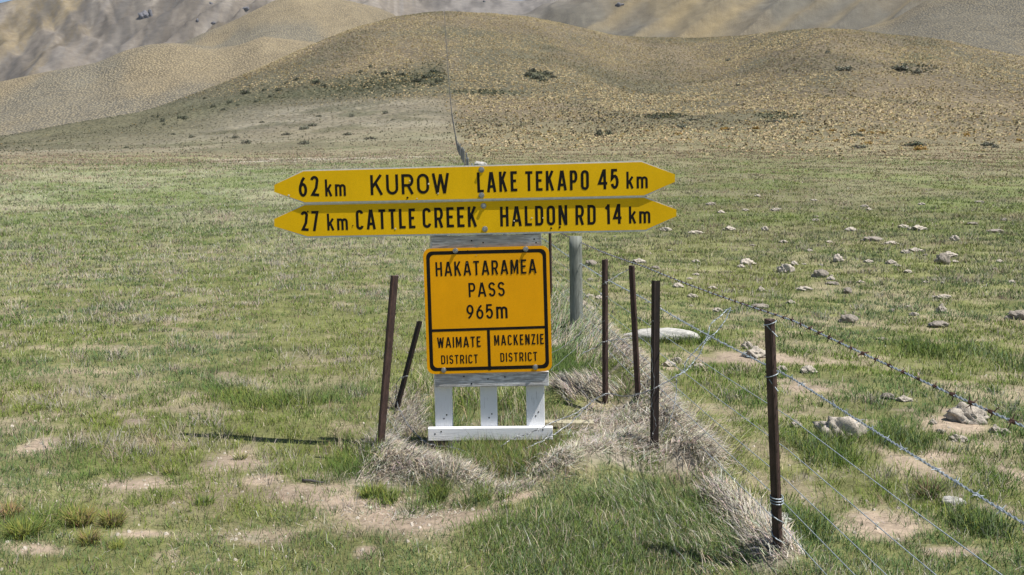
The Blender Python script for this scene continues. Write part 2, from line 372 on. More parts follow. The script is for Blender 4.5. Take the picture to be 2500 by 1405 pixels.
def scrub(x, y, q):
    s_ = x / np.maximum(y, 1); w_ = 1 + 1.1 * (fbm(x / 14, y / 14, 69, 3) - .5); r_ = 0 * x
    for cu, cv, ru, rv in ((1312, 186, 38, 11), (1045, 192, 50, 16), (1190, 226, 90, 8), (2220, 172, 60, 14), (1880, 285, 70, 9), (1620, 285, 60, 9), (60, 322, 70, 12)):
        r_ = np.maximum(r_, sst(1.25, .5, np.hypot((s_ - (cu - CU) / F) / (ru / F), (q - q_of(cv)) / (rv / F)) * w_))
    return r_
def ground_colour(x, y, z):
    d, right, dirt, lush, hay = zones(x, y)
    n = len(x)
    q = (z - EYE) / np.maximum(d, .1)
    c = np.tile(np.array([.165, .175, .075]), (n, 1))
    thatch = fbm(x * .8, y * .8, 50, 4)
    c = mixc(c, (.155, .165, .07), sst(.45, .6, thatch) * (1 - right * .2))
    c = mixc(c, (.26, .23, .155), sst(.44, .32, thatch) * .6)
    c = mixc(c, (.325, .268, .208), dirt); c = mixc(c, (.15, .16, .06), lush * .7); c = mixc(c, (.33, .295, .25), hay * .85)
    # paddock further out
    f = sst(12, 45, d)
    pal = fbm(x / 5, y / 4.2, 52, 4); pal2 = fbm(x / 16, y / 14, 53, 4)
    mid = lerp(np.tile(np.array([.22, .23, .15]), (n, 1)), np.tile(np.array([.155, .145, .085]), (n, 1)), right[:, None])
    mid = mixc(mid, (.16, .18, .08), sst(.48, .62, pal) * .8); mid = mixc(mid, (.31, .28, .205), sst(.5, .34, pal) * .7 * (1 - .6 * right))
    mid = mixc(mid, (.245, .205, .145), sst(45, 95, d) * (.55 + .45 * sst(.42, .58, pal2)))
    mid = mid * np.array([.86, .92, .80]); c = lerp(c, mid, f[:, None])
    # left flat at the hill foot, bare stony wash
    
    ss = x / np.maximum(y, 1); c = mixc(c, (.44, .40, .34), np.exp(-((q - .0369 - .027 * (ss + .333) - .002 * (fbm(x / 8, y / 8, 68, 3) - .5)) / .0011) ** 2) * sst(-.345, -.31, ss) * sst(-.06, -.14, ss) * .85)
    # front spur
    h = sst(105, 260, d + 80 * (fbm(x / 30, y / 30, 54, 3) - .5))
    sp = np.tile(np.array([.135, .115, .08]), (n, 1))
    nn = fbm(x / 45, y / 60, 55, 4)
    sp = mixc(sp, (.105, .10, .068), sst(.5, .64, nn) * .9); sp = mixc(sp, (.17, .14, .095), sst(.48, .34, nn) * .8)
    leftlow = (1 - sst(700, 800, d)) * (1 - sst(-4, 4, x - FX(y))) * sst(.112, .085, q + .02 * (nn - .5))
    lowd = sst(260, 170, d + 60 * (fbm(x / 22, y / 16, 67, 3) - .5))
    sp = mixc(sp, lerp(np.tile(np.array([.175, .165, .125]), (n, 1)), np.tile(np.array([.225, .195, .15]), (n, 1)), lowd[:, None])[0] if False else (.18, .168, .128), leftlow * .85); sp = mixc(sp, (.235, .205, .155), leftlow * lowd * .8)
    sp = mixc(sp, (.25, .23, .18), leftlow * sst(.52, .62, fbm(x / 26, y / 9, 65, 4)) * .8)
    sp = mixc(sp, (.105, .105, .07), leftlow * sst(.54, .64, fbm(x / 20, y / 16, 66, 4)) * .8)
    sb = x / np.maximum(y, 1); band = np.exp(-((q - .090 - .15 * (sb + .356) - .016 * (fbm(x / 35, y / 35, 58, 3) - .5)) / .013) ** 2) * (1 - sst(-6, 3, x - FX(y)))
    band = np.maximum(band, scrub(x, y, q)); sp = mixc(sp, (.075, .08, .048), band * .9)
    c = lerp(c, sp, h[:, None])
    s = np.clip(x / np.maximum(y, 1e-6), SA[0], SA[-1]); i = np.clip(((s - SA[0]) / (SA[1] - SA[0])).astype(int), 0, NS - 1)
    r1, r2, r4 = d / d1[i], d / d2[i], d / d4[i]
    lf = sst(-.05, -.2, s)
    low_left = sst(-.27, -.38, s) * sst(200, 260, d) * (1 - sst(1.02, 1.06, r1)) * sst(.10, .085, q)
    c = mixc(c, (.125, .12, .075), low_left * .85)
    # second line of hills
    m2 = sst(1.03, 1.12, r1)
    nb = fbm(x / 130, y / 220, 60, 4)
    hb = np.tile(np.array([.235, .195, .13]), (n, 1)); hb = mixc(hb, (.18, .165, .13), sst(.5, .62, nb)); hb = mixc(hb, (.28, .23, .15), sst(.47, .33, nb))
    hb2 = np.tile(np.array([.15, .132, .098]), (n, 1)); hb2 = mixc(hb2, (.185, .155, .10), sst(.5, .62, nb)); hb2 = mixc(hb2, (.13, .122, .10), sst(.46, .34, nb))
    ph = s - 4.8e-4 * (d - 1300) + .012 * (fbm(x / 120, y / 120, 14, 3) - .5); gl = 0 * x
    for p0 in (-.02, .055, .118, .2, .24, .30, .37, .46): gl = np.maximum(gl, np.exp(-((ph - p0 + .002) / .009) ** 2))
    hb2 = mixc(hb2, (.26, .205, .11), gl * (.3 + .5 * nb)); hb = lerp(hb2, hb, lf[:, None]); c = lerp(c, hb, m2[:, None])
    # the high range: tan grass giving way to grey scree in streaks down the gullies
    m4 = sst(.5, .6, r4)
    g = fbm(x / 60 + y / 200, y / 420, 62, 5); up = sst(.06, .16, q)
    hc = np.tile(np.array([.235, .19, .115]), (n, 1))
    pur = sst(.50, .64, fbm(x / 210, y / 520, 63, 4) + .16 * sst(-.50, -.36, s) - .10 * sst(-.2, -.1, s) + .05 * (up - .5))
    hc = mixc(hc, (.19, .17, .15), pur * .8); fine = fbm(x / 16 + y / 130, y / 260 - x / 300, 64, 4)
    hc = mixc(hc, (.26, .235, .205), sst(.57, .68, fine) * (.3 + .3 * pur)); hc = mixc(hc, (.19, .18, .17), sst(.44, .34, fine) * .5)
    hc = mixc(hc, (.31, .28, .24), sst(.62, .68, g) * .45)
    cen = sst(-.12, -.05, s) * sst(.12, .05, s); hc = mixc(hc, (.215, .20, .185), cen * .85)
    hc = hc * lerp(.62, 1.0, sst(.36, .6, fbm(x / 40, y / 110, 71, 4)))[:, None]; c = lerp(c, hc * .84, m4[:, None])
    tus = np.clip(h * lerp((1 - .1 * leftlow) * (1 - .1 * low_left) * .5, .8 * (1 - .6 * sst(0, .1, s) * sst(1.15, 1.4, r2)), m2) * (1 - m4), 0, 1)
    return c, tus, sst(60, 20, d)
gc, gt, gn = ground_colour(gx, gy, gz)
ii = np.arange(na)[:, None]; jj = np.arange(nr - 1)[None, :]; i2 = (ii + 1) % na
quads = np.stack([(ii * nr + jj), (ii * nr + jj + 1), (i2 * nr + jj + 1), (i2 * nr + jj)], -1).reshape(-1, 4)
cen = len(gx) - 1
tris = np.stack([np.full(na, cen), np.arange(na) * nr, ((np.arange(na) + 1) % na) * nr], -1)
gme = np_mesh('ground', np.stack([gx, gy, gz], 1), quads[:, ::-1], tris[:, ::-1], gc, {'tus': gt, 'near': gn}, True)
gob = link('ground', gme, m_ground()); tag(gob, kind='structure')

# ------------------------------------------------------------------ blades of grass
class Blades:
    def __init__(s): s.V = []; s.Q = []; s.T = []; s.C = []; s.n = 0
    def add(s, p, az, ln, wd, lean, bend, col, face=None):
        n = len(p)
        if n == 0: return
        if face is None: face = RNG.uniform(0, math.tau, n)
        h = np.stack([np.cos(az), np.sin(az), 0 * az], 1); w = np.stack([np.cos(face), np.sin(face), 0 * face], 1) * (wd * .5)[:, None]
        up = np.array([0, 0, 1.])
        l2 = np.minimum(lean + bend, 2.4)
        mid = p + ((ln * .55 * np.cos(lean))[:, None] * up + (ln * .55 * np.sin(lean))[:, None] * h)
        tip = mid + ((ln * .45 * np.cos(l2))[:, None] * up + (ln * .45 * np.sin(l2))[:, None] * h)
        V = np.stack([p - w, p + w, mid - w * .8, mid + w * .8, tip], 1).reshape(-1, 3)
        b = s.n + np.arange(n) * 5
        s.Q.append(np.stack([b, b + 1, b + 3, b + 2], 1)); s.T.append(np.stack([b + 2, b + 3, b + 4], 1))
        s.V.append(V); s.C.append(np.repeat(col, 5, 0)); s.n += n * 5
    def mesh(s, name):
        return np_mesh(name, np.concatenate(s.V), np.concatenate(s.Q), np.concatenate(s.T), np.clip(np.concatenate(s.C), 0, 1))
def scatter(n, d0, d1_, half=.74):     # points spread evenly in log distance over the fan in front of the camera
    y = np.exp(RNG.uniform(math.log(d0), math.log(d1_), n)); x = RNG.uniform(-half, half, n) * y
    return x, y
def jitter(c, a):
    k = 1 + RNG.normal(0, a, (len(c), 1)); hue = RNG.normal(0, a * .35, (len(c), 3))
    return np.clip(c * k * (1 + hue), .004, .8)
GREEN = np.array([.10, .155, .030]); YGREEN = np.array([.18, .215, .040]); DKGREEN = np.array([.05, .105, .018]); BLUEG = np.array([.11, .165, .07])
STRAW = np.array([.46, .405, .28]); GREYH = np.array([.43, .40, .345]); BROWN = np.array([.19, .125, .07]); PINK = np.array([.29, .215, .15])
grass = Blades(); dry = Blades()
# turf in tufts
NT, K = 56000, 14
tx, ty = scatter(NT, 3.1, 230)
d, right, dirt, lush, hay = zones(tx, ty)
keep = RNG.random(NT) < (1 - sst(80, 215, d) * .95) * (1 - .93 * dirt) * (1 - .85 * hay * (1 - lush)) * (.45 + .55 * sst(.34, .5, fbm(tx * 1.4, ty * 1.4, 70, 3)) + .5 * lush)
tx, ty, d, right, dirt, lush, hay = [a[keep] for a in (tx, ty, d, right, dirt, lush, hay)]
n = len(tx)
kind1 = fbm(tx * .55, ty * .55, 71, 4); kind2 = fbm(tx * 1.5, ty * 1.5, 72, 4)
strip = sst(4.75, 4.3, ty)                                  # mown looking green along the road edge
tc = np.tile(GREEN, (n, 1))
tc = mixc(tc, YGREEN, sst(.50, .64, kind1) * .8); tc = mixc(tc, BLUEG, np.maximum(sst(.52, .38, kind1) * .8, .45 * (1 - right) * sst(7, 20, d))); tc = mixc(tc, BLUEG * .95, strip * .6)
dryf = np.clip(sst(.54, .70, kind2) * .6 + .15 * sst(8, 25, d) + .18 * (1 - right) * sst(7, 20, d), 0, .9) * (1 - lush * .8) * (1 - .5 * right * sst(22, 10, d)) * (1 - strip * .7)
isdry = RNG.random(n) < dryf * .75
tc[isdry] = mixc(np.tile(STRAW * .78, (isdry.sum(), 1)), GREYH * .8, RNG.random(isdry.sum()))
br = RNG.random(n) < (.06 + .8 * sst(45, 105, d + 30 * (fbm(tx / 14, ty / 14, 77, 3) - .5))) * (1 - lush); tc[br] = mixc(np.tile(PINK * .9, (br.sum(), 1)), STRAW * .66, RNG.random(br.sum()) ** 2)
streak = fbm(tx / 5, ty / 4.2, 52, 4); tc = lerp(tc, mixc(mixc(np.tile(np.array([.20, .20, .105]), (n, 1)), GREEN * 1.05, sst(.5, .62, streak)), STRAW * .72, sst(.46, .32, streak)), (.45 * sst(12, 35, d) * (1 - br))[:, None])
nr_ = right * sst(16, 8, d) * (~isdry); tc = lerp(tc, tc * np.array([.78, .95, .62]), nr_[:, None]); tc = lerp(tc, tc * np.array([.80, .78, .70]), (right * sst(10, 22, d))[:, None]); tc = lerp(tc, lerp(np.tile(DKGREEN, (n, 1)), np.tile(YGREEN, (n, 1)), RNG.random((n, 1)) * .8), (lush * .75)[:, None])
th = lerp(.055, .075, RNG.random(n)) * (1 + .9 * lush) * (1 - .35 * strip) * (.65 + .7 * kind2) * (1 + .35 * isdry) * (1 + 1.1 * sst(10, 40, d)) * (1 + .5 * sst(40, 120, d))
rep = lambda a: np.repeat(a, K, 0)
n2 = n * K
sc = np.maximum(1, d / 5.0)
off = RNG.normal(0, 1, (n2, 2)) * rep(.028 * np.maximum(1, d / 7) * (1 + .3 * lush))[:, None]
px = rep(tx) + off[:, 0]; py = rep(ty) + off[:, 1]; pz = H(px, py) - .004
az = np.arctan2(off[:, 1], off[:, 0]) + RNG.normal(0, .7, n2)
grass.add(np.stack([px, py, pz], 1), az, rep(th) * RNG.uniform(.5, 1.35, n2), rep(.0028 * sc) * RNG.uniform(.7, 1.3, n2), np.abs(RNG.normal(.35, .3, n2)) + .1 + rep(.3 * sst(15, 50, d)), np.abs(RNG.normal(.5, .35, n2)), jitter(rep(tc), .15))
# loose single blades of turf between the tufts
NB = 150000
bx, by = scatter(NB, 3.1, 200); d, right, dirt, lush, hay = zones(bx, by)
keep = RNG.random(NB) < (1 - sst(80, 215, d) * .95) * (1 - .95 * dirt) * (1 - .8 * hay * (1 - lush))
bx, by, d, right, dirt, lush, hay = [a[keep] for a in (bx, by, d, right, dirt, lush, hay)]
n = len(bx); k1 = fbm(bx * .55, by * .55, 71, 4); k2 = fbm(bx * 2.6, by * 2.6, 75, 3)
c = mixc(np.tile(GREEN, (n, 1)), YGREEN, sst(.46, .6, k1)); dr = RNG.random(n) < np.clip(.08 + .30 * sst(.54, .66, k2) + .2 * (1 - right) * sst(6, 25, d), 0, .8) * (1 - .8 * lush)
c[dr] = mixc(np.tile(STRAW, (dr.sum(), 1)), GREYH, RNG.random(dr.sum()))
grass.add(np.stack([bx, by, H(bx, by) - .003], 1), RNG.uniform(0, math.tau, n), RNG.uniform(.03, .075, n) * (1 + lush) * (1 + .6 * sst(10, 30, d)), .0030 * np.maximum(1, d / 6) * RNG.uniform(.7, 1.3, n), np.abs(RNG.normal(.5, .35, n)), np.abs(RNG.normal(.5, .4, n)), jitter(c, .22))
# taller grass of the lush patches
def patch(B, pts, n, ln, wd, cols, lean=.3, bend=.5, az=None, jit=.2, azs=.8, sunk=.01):
    for (u, v, ru, rv) in pts:
        cx, cy = flat(u, v); rx = ru / F * cy; ry = rv * cy * cy / (F * EYE)
        m = int(n * ru * rv / 4000) + 4
        r = np.sqrt(RNG.random(m)) * (1 + .25 * RNG.normal(0, 1, m)); a = RNG.uniform(0, math.tau, m)
        x = cx + rx * r * np.cos(a); y = cy + ry * r * np.sin(a)
        cl = fbm(x * 7, y * 7, 80, 2)
        k = RNG.random(m) < sst(.25, .55, cl) + .25
        x, y, a = x[k], y[k], a[k]; m = len(x)
        ci = RNG.integers(0, len(cols), m); c = jitter(np.array(cols)[ci], jit)
        aa = (RNG.normal(az, azs, m) if az is not None else RNG.uniform(0, math.tau, m))
        B.add(np.stack([x, y, H(x, y) - sunk], 1), aa, RNG.uniform(ln[0], ln[1], m), wd * max(1, cy / 6) * RNG.uniform(.7, 1.3, m), np.abs(RNG.normal(lean, .22, m)), np.abs(RNG.normal(bend, .35, m)), c)
patch(grass, [(1235, 1145, 95, 32), (1240, 1110, 130, 28)], 6500, (.06, .15), .0032, [GREEN, YGREEN, YGREEN * 1.1, DKGREEN, GREEN, STRAW * .7, BROWN])
patch(grass, [(1395, 930, 60, 34), (1370, 880, 30, 25)], 4200, (.07, .17), .004, [GREEN, DKGREEN, GREEN], az=.4)
patch(grass, [(1400, 1345, 210, 70), (1640, 1310, 130, 75), (1330, 1290, 60, 30)], 4200, (.03, .075), .0028, [GREEN, BLUEG * 1.15, YGREEN, GREEN * 1.15, BLUEG * 1.1, STRAW * .9], lean=.3, bend=.3)
patch(grass, [(1700, 828, 40, 16), (2245, 850, 45, 20), (1640, 835, 80, 8)], 4500, (.08, .17), .004, [GREEN, DKGREEN, YGREEN])
patch(grass, [(1950, 1290, 60, 40), (2390, 1290, 60, 35), (2000, 1120, 60, 30), (2200, 1090, 80, 25), (2440, 880, 60, 40)], 1700, (.07, .17), .0034, [GREEN, DKGREEN, YGREEN, BLUEG])
patch(grass, [(1150, 975, 60, 35), (1260, 985, 50, 32), (1030, 960, 30, 30)], 2600, (.09, .2), .0036, [YGREEN, GREEN, STRAW, GREEN])
patch(grass, [(700, 990, 80, 18), (560, 975, 70, 18), (860, 1130, 60, 25), (940, 1225, 45, 16), (1070, 1215, 28, 14), (1180, 1212, 30, 10), (1235, 1232, 22, 10)], 2300, (.05, .12), .0034, [YGREEN, GREEN, YGREEN, GREEN])
# long fence-line grass, half of it bleached, combed over by the wind
patch(dry, [(1370, 800, 45, 55), (1420, 850, 55, 50), (1390, 740, 30, 30)], 2600, (.10, .24), .0034, [GREYH, STRAW, BLUEG * 1.5, GREEN], lean=.5, bend=.7, az=.3, azs=.6)
patch(dry, [(1700, 1310, 110, 70), (1560, 1240, 100, 40), (1800, 1370, 90, 45)], 620, (.06, .15), .0026, [GREYH, STRAW, GREEN, BLUEG * 1.2], lean=.8, bend=.6, az=2.5, azs=.5)
patch(dry, [(1400, 1330, 220, 70)], 70, (.07, .14), .0024, [STRAW, STRAW * .8, GREYH], lean=.35, bend=.5)
patch(dry, [(1740, 1110, 45, 40), (1690, 1060, 25, 30)], 900, (.16, .32), .003, [STRAW * 1.1, STRAW, YGREEN * 1.4], lean=.6, bend=.6, az=-.3, azs=.5)
# dead hay matted along the old fences
HAYC = [GREYH * 1.05, GREYH * .85, STRAW * .95, GREYH * 1.25, GREYH * .95, np.array([.27, .22, .17])]
patch(dry, [(985, 1150, 85, 35), (930, 1090, 35, 45), (920, 1140, 45, 40), (1040, 1175, 70, 18)], 3600, (.05, .14), .0044, HAYC, lean=1.15, bend=.4, az=-.5, azs=.7, sunk=-.01)
patch(dry, [(905, 1120, 35, 40), (1070, 1195, 60, 12)], 1500, (.06, .16), .003, HAYC, lean=.5, bend=.4)
patch(dry, [(1500, 1050, 110, 45), (1440, 1130, 110, 35), (1560, 1120, 80, 35), (1350, 1178, 50, 14)], 3200, (.05, .14), .0044, HAYC, lean=1.25, bend=.4, az=-.2, azs=1.2, sunk=-.01)
patch(dry, [(1550, 930, 35, 55), (1600, 1010, 40, 45), (1650, 1080, 40, 45), (1700, 1150, 45, 35)], 4200, (.06, .17), .0044, HAYC, lean=1.15, bend=.45, az=-.9, azs=.6, sunk=-.01)
patch(dry, [(1440, 975, 75, 14), (1385, 975, 25, 22)], 5200, (.06, .17), .0044, HAYC, lean=.85, bend=.4, az=3.0, azs=.5, sunk=-.02)
patch(dry, [(1500, 880, 40, 35), (1450, 820, 40, 40)], 2400, (.07, .17), .0044, HAYC, lean=.9, bend=.5, az=-.5, azs=.7)
patch(dry, [(1820, 1290, 45, 45), (1880, 1360, 55, 45), (1760, 1240, 40, 25)], 3200, (.05, .14), .0044, HAYC, lean=.75, bend=.5, az=2.2, azs=.8)
patch(dry, [(990, 1010, 35, 40), (1010, 1040, 25, 20), (960, 980, 20, 30)], 3200, (.07, .2), .003, HAYC, lean=.8, bend=.4, az=-.7)
patch(dry, [(1200, 1205, 170, 18), (1160, 1085, 130, 10), (1000, 1250, 150, 25)], 900, (.03, .09), .0044, HAYC, lean=1.25, bend=.2)
patch(dry, [(1120, 1192, 70, 13), (1230, 1203, 90, 12), (1340, 1190, 70, 16)], 3400, (.05, .13), .0042, HAYC, lean=1.15, bend=.4, az=.2, azs=1.0)
patch(dry, [(1250, 1060, 60, 14), (1330, 1075, 60, 12), (1180, 1090, 30, 10)], 260, (.14, .26), .003, [BROWN * .8, BROWN, STRAW * .7], lean=.25, bend=.3)
patch(dry, [(840, 1085, 60, 18)], 900, (.06, .14), .003, [BROWN, STRAW * .8, GREEN], lean=.3)
# pale dry stalks and bleached clumps over the paddock
NDY, K = 9500, 9
tx, ty = scatter(NDY, 3.6, 110); d, right, dirt, lush, hay = zones(tx, ty)
pk = fbm(tx * .7, ty * .45, 90, 4)
keep = RNG.random(NDY) < (.05 + .5 * sst(.48, .66, pk)) * (1 - .7 * lush) * (1 - .75 * right * sst(40, 15, d)) * (1 - .8 * sst(5.6, 4.6, ty))
tx, ty, d, right, pk = [a[keep] for a in (tx, ty, d, right, pk)]; n = len(tx); n2 = n * K
off = RNG.normal(0, 1, (n2, 2)) * rep(.05 * np.maximum(1, d / 9))[:, None]
off = RNG.normal(0, 1, (n2, 2)) * np.repeat(.05 * np.maximum(1, d / 9), K)[:, None]
px = np.repeat(tx, K) + off[:, 0]; py = np.repeat(ty, K) + off[:, 1]
cc = mixc(np.tile(STRAW * .85, (n, 1)), GREYH * .85, RNG.random(n)); cc[RNG.random(n) < .18] = PINK
dK = np.repeat(d, K)
dry.add(np.stack([px, py, H(px, py) - .004], 1), RNG.normal(.5, 1.2, n2), RNG.uniform(.05, .14, n2) * (1 + .25 * sst(10, 40, dK)), .0018 * np.maximum(1, dK / 6) * RNG.uniform(.7, 1.2, n2), np.abs(RNG.normal(.5, .3, n2)), np.abs(RNG.normal(.4, .3, n2)), jitter(np.repeat(cc, K, 0), .18))
# litter lying on the bare soil
NL = 9000
lx, ly = scatter(NL, 3.2, 9, .65); d, right, dirt, lush, hay = zones(lx, ly); k = RNG.random(NL) < .25 + .75 * dirt; lx, ly = lx[k], ly[k]; n = len(lx)
dry.add(np.stack([lx, ly, H(lx, ly) + .004], 1), RNG.uniform(0, math.tau, n), RNG.uniform(.02, .07, n), .0028 * RNG.uniform(.6, 1.3, n), RNG.uniform(1.35, 1.6, n), RNG.normal(0, .12, n), jitter(mixc(np.tile(GREYH, (n, 1)), BROWN, RNG.random(n) * .7), .2))
NP = 9000
sx, sy = scatter(NP, 3.2, 8, .65); d, right, dirt, lush, hay = zones(sx, sy); k = RNG.random(NP) < .04 + .6 * dirt; sx, sy = sx[k], sy[k]; n = len(sx)
sr = .004 + .011 * RNG.random(n) ** 4; ang0 = RNG.uniform(0, math.tau, n); sz = H(sx, sy)
vv = [np.stack([sx + sr * np.cos(ang0 + q * math.tau / 5) * (1 + .3 * np.cos(ang0 * 3 + q)), sy + sr * np.sin(ang0 + q * math.tau / 5), sz - .002 + 0 * sr], 1) for q in range(5)] + [np.stack([sx + sr * .5 * np.cos(ang0 + q * math.tau / 3), sy + sr * .5 * np.sin(ang0 + q * math.tau / 3), sz + sr * .75], 1) for q in range(3)]
PV = np.stack(vv, 1).reshape(-1, 3); b = np.arange(n) * 8
PT = np.concatenate([np.stack([b + i_, b + j_, b + k_], 1) for i_, j_, k_ in ((0, 1, 5), (1, 6, 5), (1, 2, 6), (2, 3, 6), (3, 7, 6), (3, 4, 7), (4, 5, 7), (4, 0, 5), (5, 6, 7))])
tag(link('grit', np_mesh('grit', PV, None, PT), M_CLOD), 'small crumbs of soil and gravel on the bare ground', 'grit', kind='stuff')
tag(link('meadow_grass', grass.mesh('meadow_grass'), M_BLADE), 'green and yellowish grass covering the paddock', 'grass', kind='stuff')
tag(link('dry_grass', dry.mesh('dry_grass'), M_HAY), 'bleached dead grass and straw matted along the fence and over the paddock', 'dry grass', kind='stuff')
#PART2
# ------------------------------------------------------------------ shapes
class MB:
    def __init__(s): s.bm = bmesh.new()
    def face(s, pts):
        return s.bm.faces.new([s.bm.verts.new(p) for p in pts])
    def prism(s, poly, f0, f1):
        """poly: 2D outline (counter-clockwise); f0/f1 place it at the two ends"""
        a = [s.bm.verts.new(f0(p)) for p in poly]; b = [s.bm.verts.new(f1(p)) for p in poly]
        n = len(poly)
        for k in range(n): s.bm.faces.new((a[k], a[(k + 1) % n], b[(k + 1) % n], b[k]))
        s.bm.faces.new(a[::-1]); s.bm.faces.new(b)
    def box(s, x0, x1, y0, y1, z0, z1, bev=.0):
        r = bmesh.ops.create_cube(s.bm, size=1)
        bmesh.ops.scale(s.bm, vec=(x1 - x0, y1 - y0, z1 - z0), verts=r['verts'])
        bmesh.ops.translate(s.bm, vec=((x0 + x1) / 2, (y0 + y1) / 2, (z0 + z1) / 2), verts=r['verts'])
        if bev:
            e = {e for v in r['verts'] for e in v.link_edges}
            bmesh.ops.bevel(s.bm, geom=list(e), offset=bev, segments=2, affect='EDGES', profile=.6)
    def tube(s, pts, r, n=5, caps=True):
        pts = [Vector(p) for p in pts]; rings = []
        for k, p in enumerate(pts):
            t = (pts[min(k + 1, len(pts) - 1)] - pts[max(k - 1, 0)]).normalized()
            a = t.cross(Vector((.13, .21, .97))).normalized(); b = t.cross(a)
            rr = r[k] if isinstance(r, (list, tuple)) else r
            rings.append([s.bm.verts.new(p + a * rr * math.cos(q * math.tau / n) + b * rr * math.sin(q * math.tau / n)) for q in range(n)])
        for u, v in zip(rings[:-1], rings[1:]):
            for q in range(n): s.bm.faces.new((u[q], u[(q + 1) % n], v[(q + 1) % n], v[q]))
        if caps: s.bm.faces.new(rings[0][::-1]); s.bm.faces.new(rings[-1])
    def build(s, name, m, parent=None, smooth=False):
        bmesh.ops.recalc_face_normals(s.bm, faces=s.bm.faces)
        me = bpy.data.meshes.new(name); s.bm.to_mesh(me); s.bm.free()
        if smooth: me.polygons.foreach_set('use_smooth', [True] * len(me.polygons))
        return link(name, me, m, parent)

# ------------------------------------------------------------------ road lettering drawn with strokes of even width
def arc(cx, cy, rx, ry, a0, a1, n=10):
    return [(cx + rx * math.cos(math.radians(a0 + (a1 - a0) * k / n)), cy + ry * math.sin(math.radians(a0 + (a1 - a0) * k / n))) for k in range(n + 1)]
GW = dict(A=.68, C=.58, D=.58, E=.50, H=.60, I=.16, K=.62, L=.50, M=.72, N=.62, O=.60, P=.57, R=.60, S=.57, T=.54, U=.60, W=.82, Z=.54, k=.50, m=.76)
GW.update({'1': .30, '2': .56, '4': .62, '5': .57, '6': .57, '7': .54, '9': .57})
def glyph(c, W, t):
    l, r, b, T = t, W - t, t, 1 - t; cx = W / 2; R = max((r - l) / 2, .02); ry = min(R * 1.05, .3)
    if c == 'A': return [[(l * .8, 0), (cx - t * .25, 1)], [(W - l * .8, 0), (cx + t * .25, 1)], [(l + .06, .28), (r - .06, .28)]]
    if c == 'C': return [arc(cx, T - ry, R, ry, 0, 180)[:] + arc(cx, b + ry, R, ry, 180, 360)]
    if c == 'D': return [[(l, b), (l, T), (r - R * .9, T)] + arc(r - R * .9, T - ry, R * .9, ry, 90, 0)[1:] + arc(r - R * .9, b + ry, R * .9, ry, 0, -90) + [(l, b)]]
    if c == 'E': return [[(W, T), (l, T), (l, b), (W, b)], [(l, .52), (W - .05, .52)]]
    if c == 'H': return [[(l, 0), (l, 1)], [(r, 0), (r, 1)], [(l, .52), (r, .52)]]
    if c == 'I': return [[(cx, 0), (cx, 1)]]
    if c == 'K': return [[(l, 0), (l, 1)], [(r - .02, 1), (l, .36)], [(l + (r - l) * .38, .60), (r, 0)]]
    if c == 'L': return [[(l, 1), (l, b), (W, b)]]
    if c == 'M': return [[(l, 0), (l, 1)], [(r, 0), (r, 1)], [(l + t * .3, 1), (cx, .22), (r - t * .3, 1)]]
    if c == 'N': return [[(l, 0), (l, 1)], [(r, 0), (r, 1)], [(l + t * .2, .98), (r - t * .2, .02)]]
    if c == 'O': return [arc(cx, T - ry, R, ry, 0, 180) + arc(cx, b + ry, R, ry, 180, 360) + [(r, T - ry)]]
    if c in 'PR':
        k = (T - .44) / 2; p = [[(l, 0), (l, 1)], [(l, T), (r - R * .8, T)] + arc(r - R * .8, T - k, R * .8, k, 90, -90)[1:] + [(l, .44)]]
        if c == 'R': p.append([(cx + .02, .44), (r, 0)])
        return p
    if c == 'S':
        k = (T - .52) / 2; k2 = (.52 - b) / 2
        return [arc(cx, T - k, R, k, 15, 180) + arc(cx, .52 + k, R * .98, k, 180, 250, 4)[1:] + arc(cx, b + k2, R, k2, 70, 0, 4) + arc(cx, b + k2, R, k2, 0, -165)[1:]]
    if c == 'T': return [[(0, T), (W, T)], [(cx, 0), (cx, T)]]
    if c == 'U': return [[(l, 1)] + arc(cx, b + ry, R, ry, 180, 360) + [(r, 1)]]
    if c == 'W': return [[(l * .7, 1), (W * .28, 0)], [(W * .28, 0), (cx, .95)], [(cx, .95), (W * .72, 0)], [(W * .72, 0), (W - l * .7, 1)]]
    if c == 'Z': return [[(0, T), (r, T), (l, b), (W, b)]]
    if c == '1': return [[(W - t, 0), (W - t, 1)], [(W - t, .93), (0, .76)]]
    if c == '2': k = min(.29, R * 1.15); return [arc(cx, T - k, R, k, 170, -25, 12) + [(cx + R * .55, .42), (l + .02, b + .03), (W, b)]]
    if c == '4': return [[(W * .72, 0), (W * .72, 1)], [(W * .66, .97), (l * .7, .30), (W, .30)]]
    if c == '5': k = .31; return [[(r - .01, T), (l + .03, T), (l, .52)] + arc(cx - .01, b + k - .02, R, k - .02, 140, -160)]
    if c in '69':
        k = .27; p = arc(cx, b + k, R, k, 0, 360, 20); q = [(r - .06, T), (cx - .02, .78), (l + .02, .52), (l, b + k)]
        if c == '9': p = [(W - x, 1 - y) for x, y in p]; q = [(W - x, 1 - y) for x, y in q]
        return [p, q]
    if c == '7': return [[(0, T), (r, T), (W * .30, 0)]]
    if c == 'k': return [[(l, 0), (l, 1)], [(r, .70), (l, .26)], [(l + (r - l) * .4, .44), (r, 0)]]
    if c == 'm':
        h = .70 - t; a = (r - l) / 4
        return [[(l, 0), (l, .70)], arc(l + a, h - a * 1.1, a, a * 1.1, 170, 0) + [(l + 2 * a, 0)], arc(l + 3 * a, h - a * 1.1, a, a * 1.1, 170, 0) + [(r, 0)]]
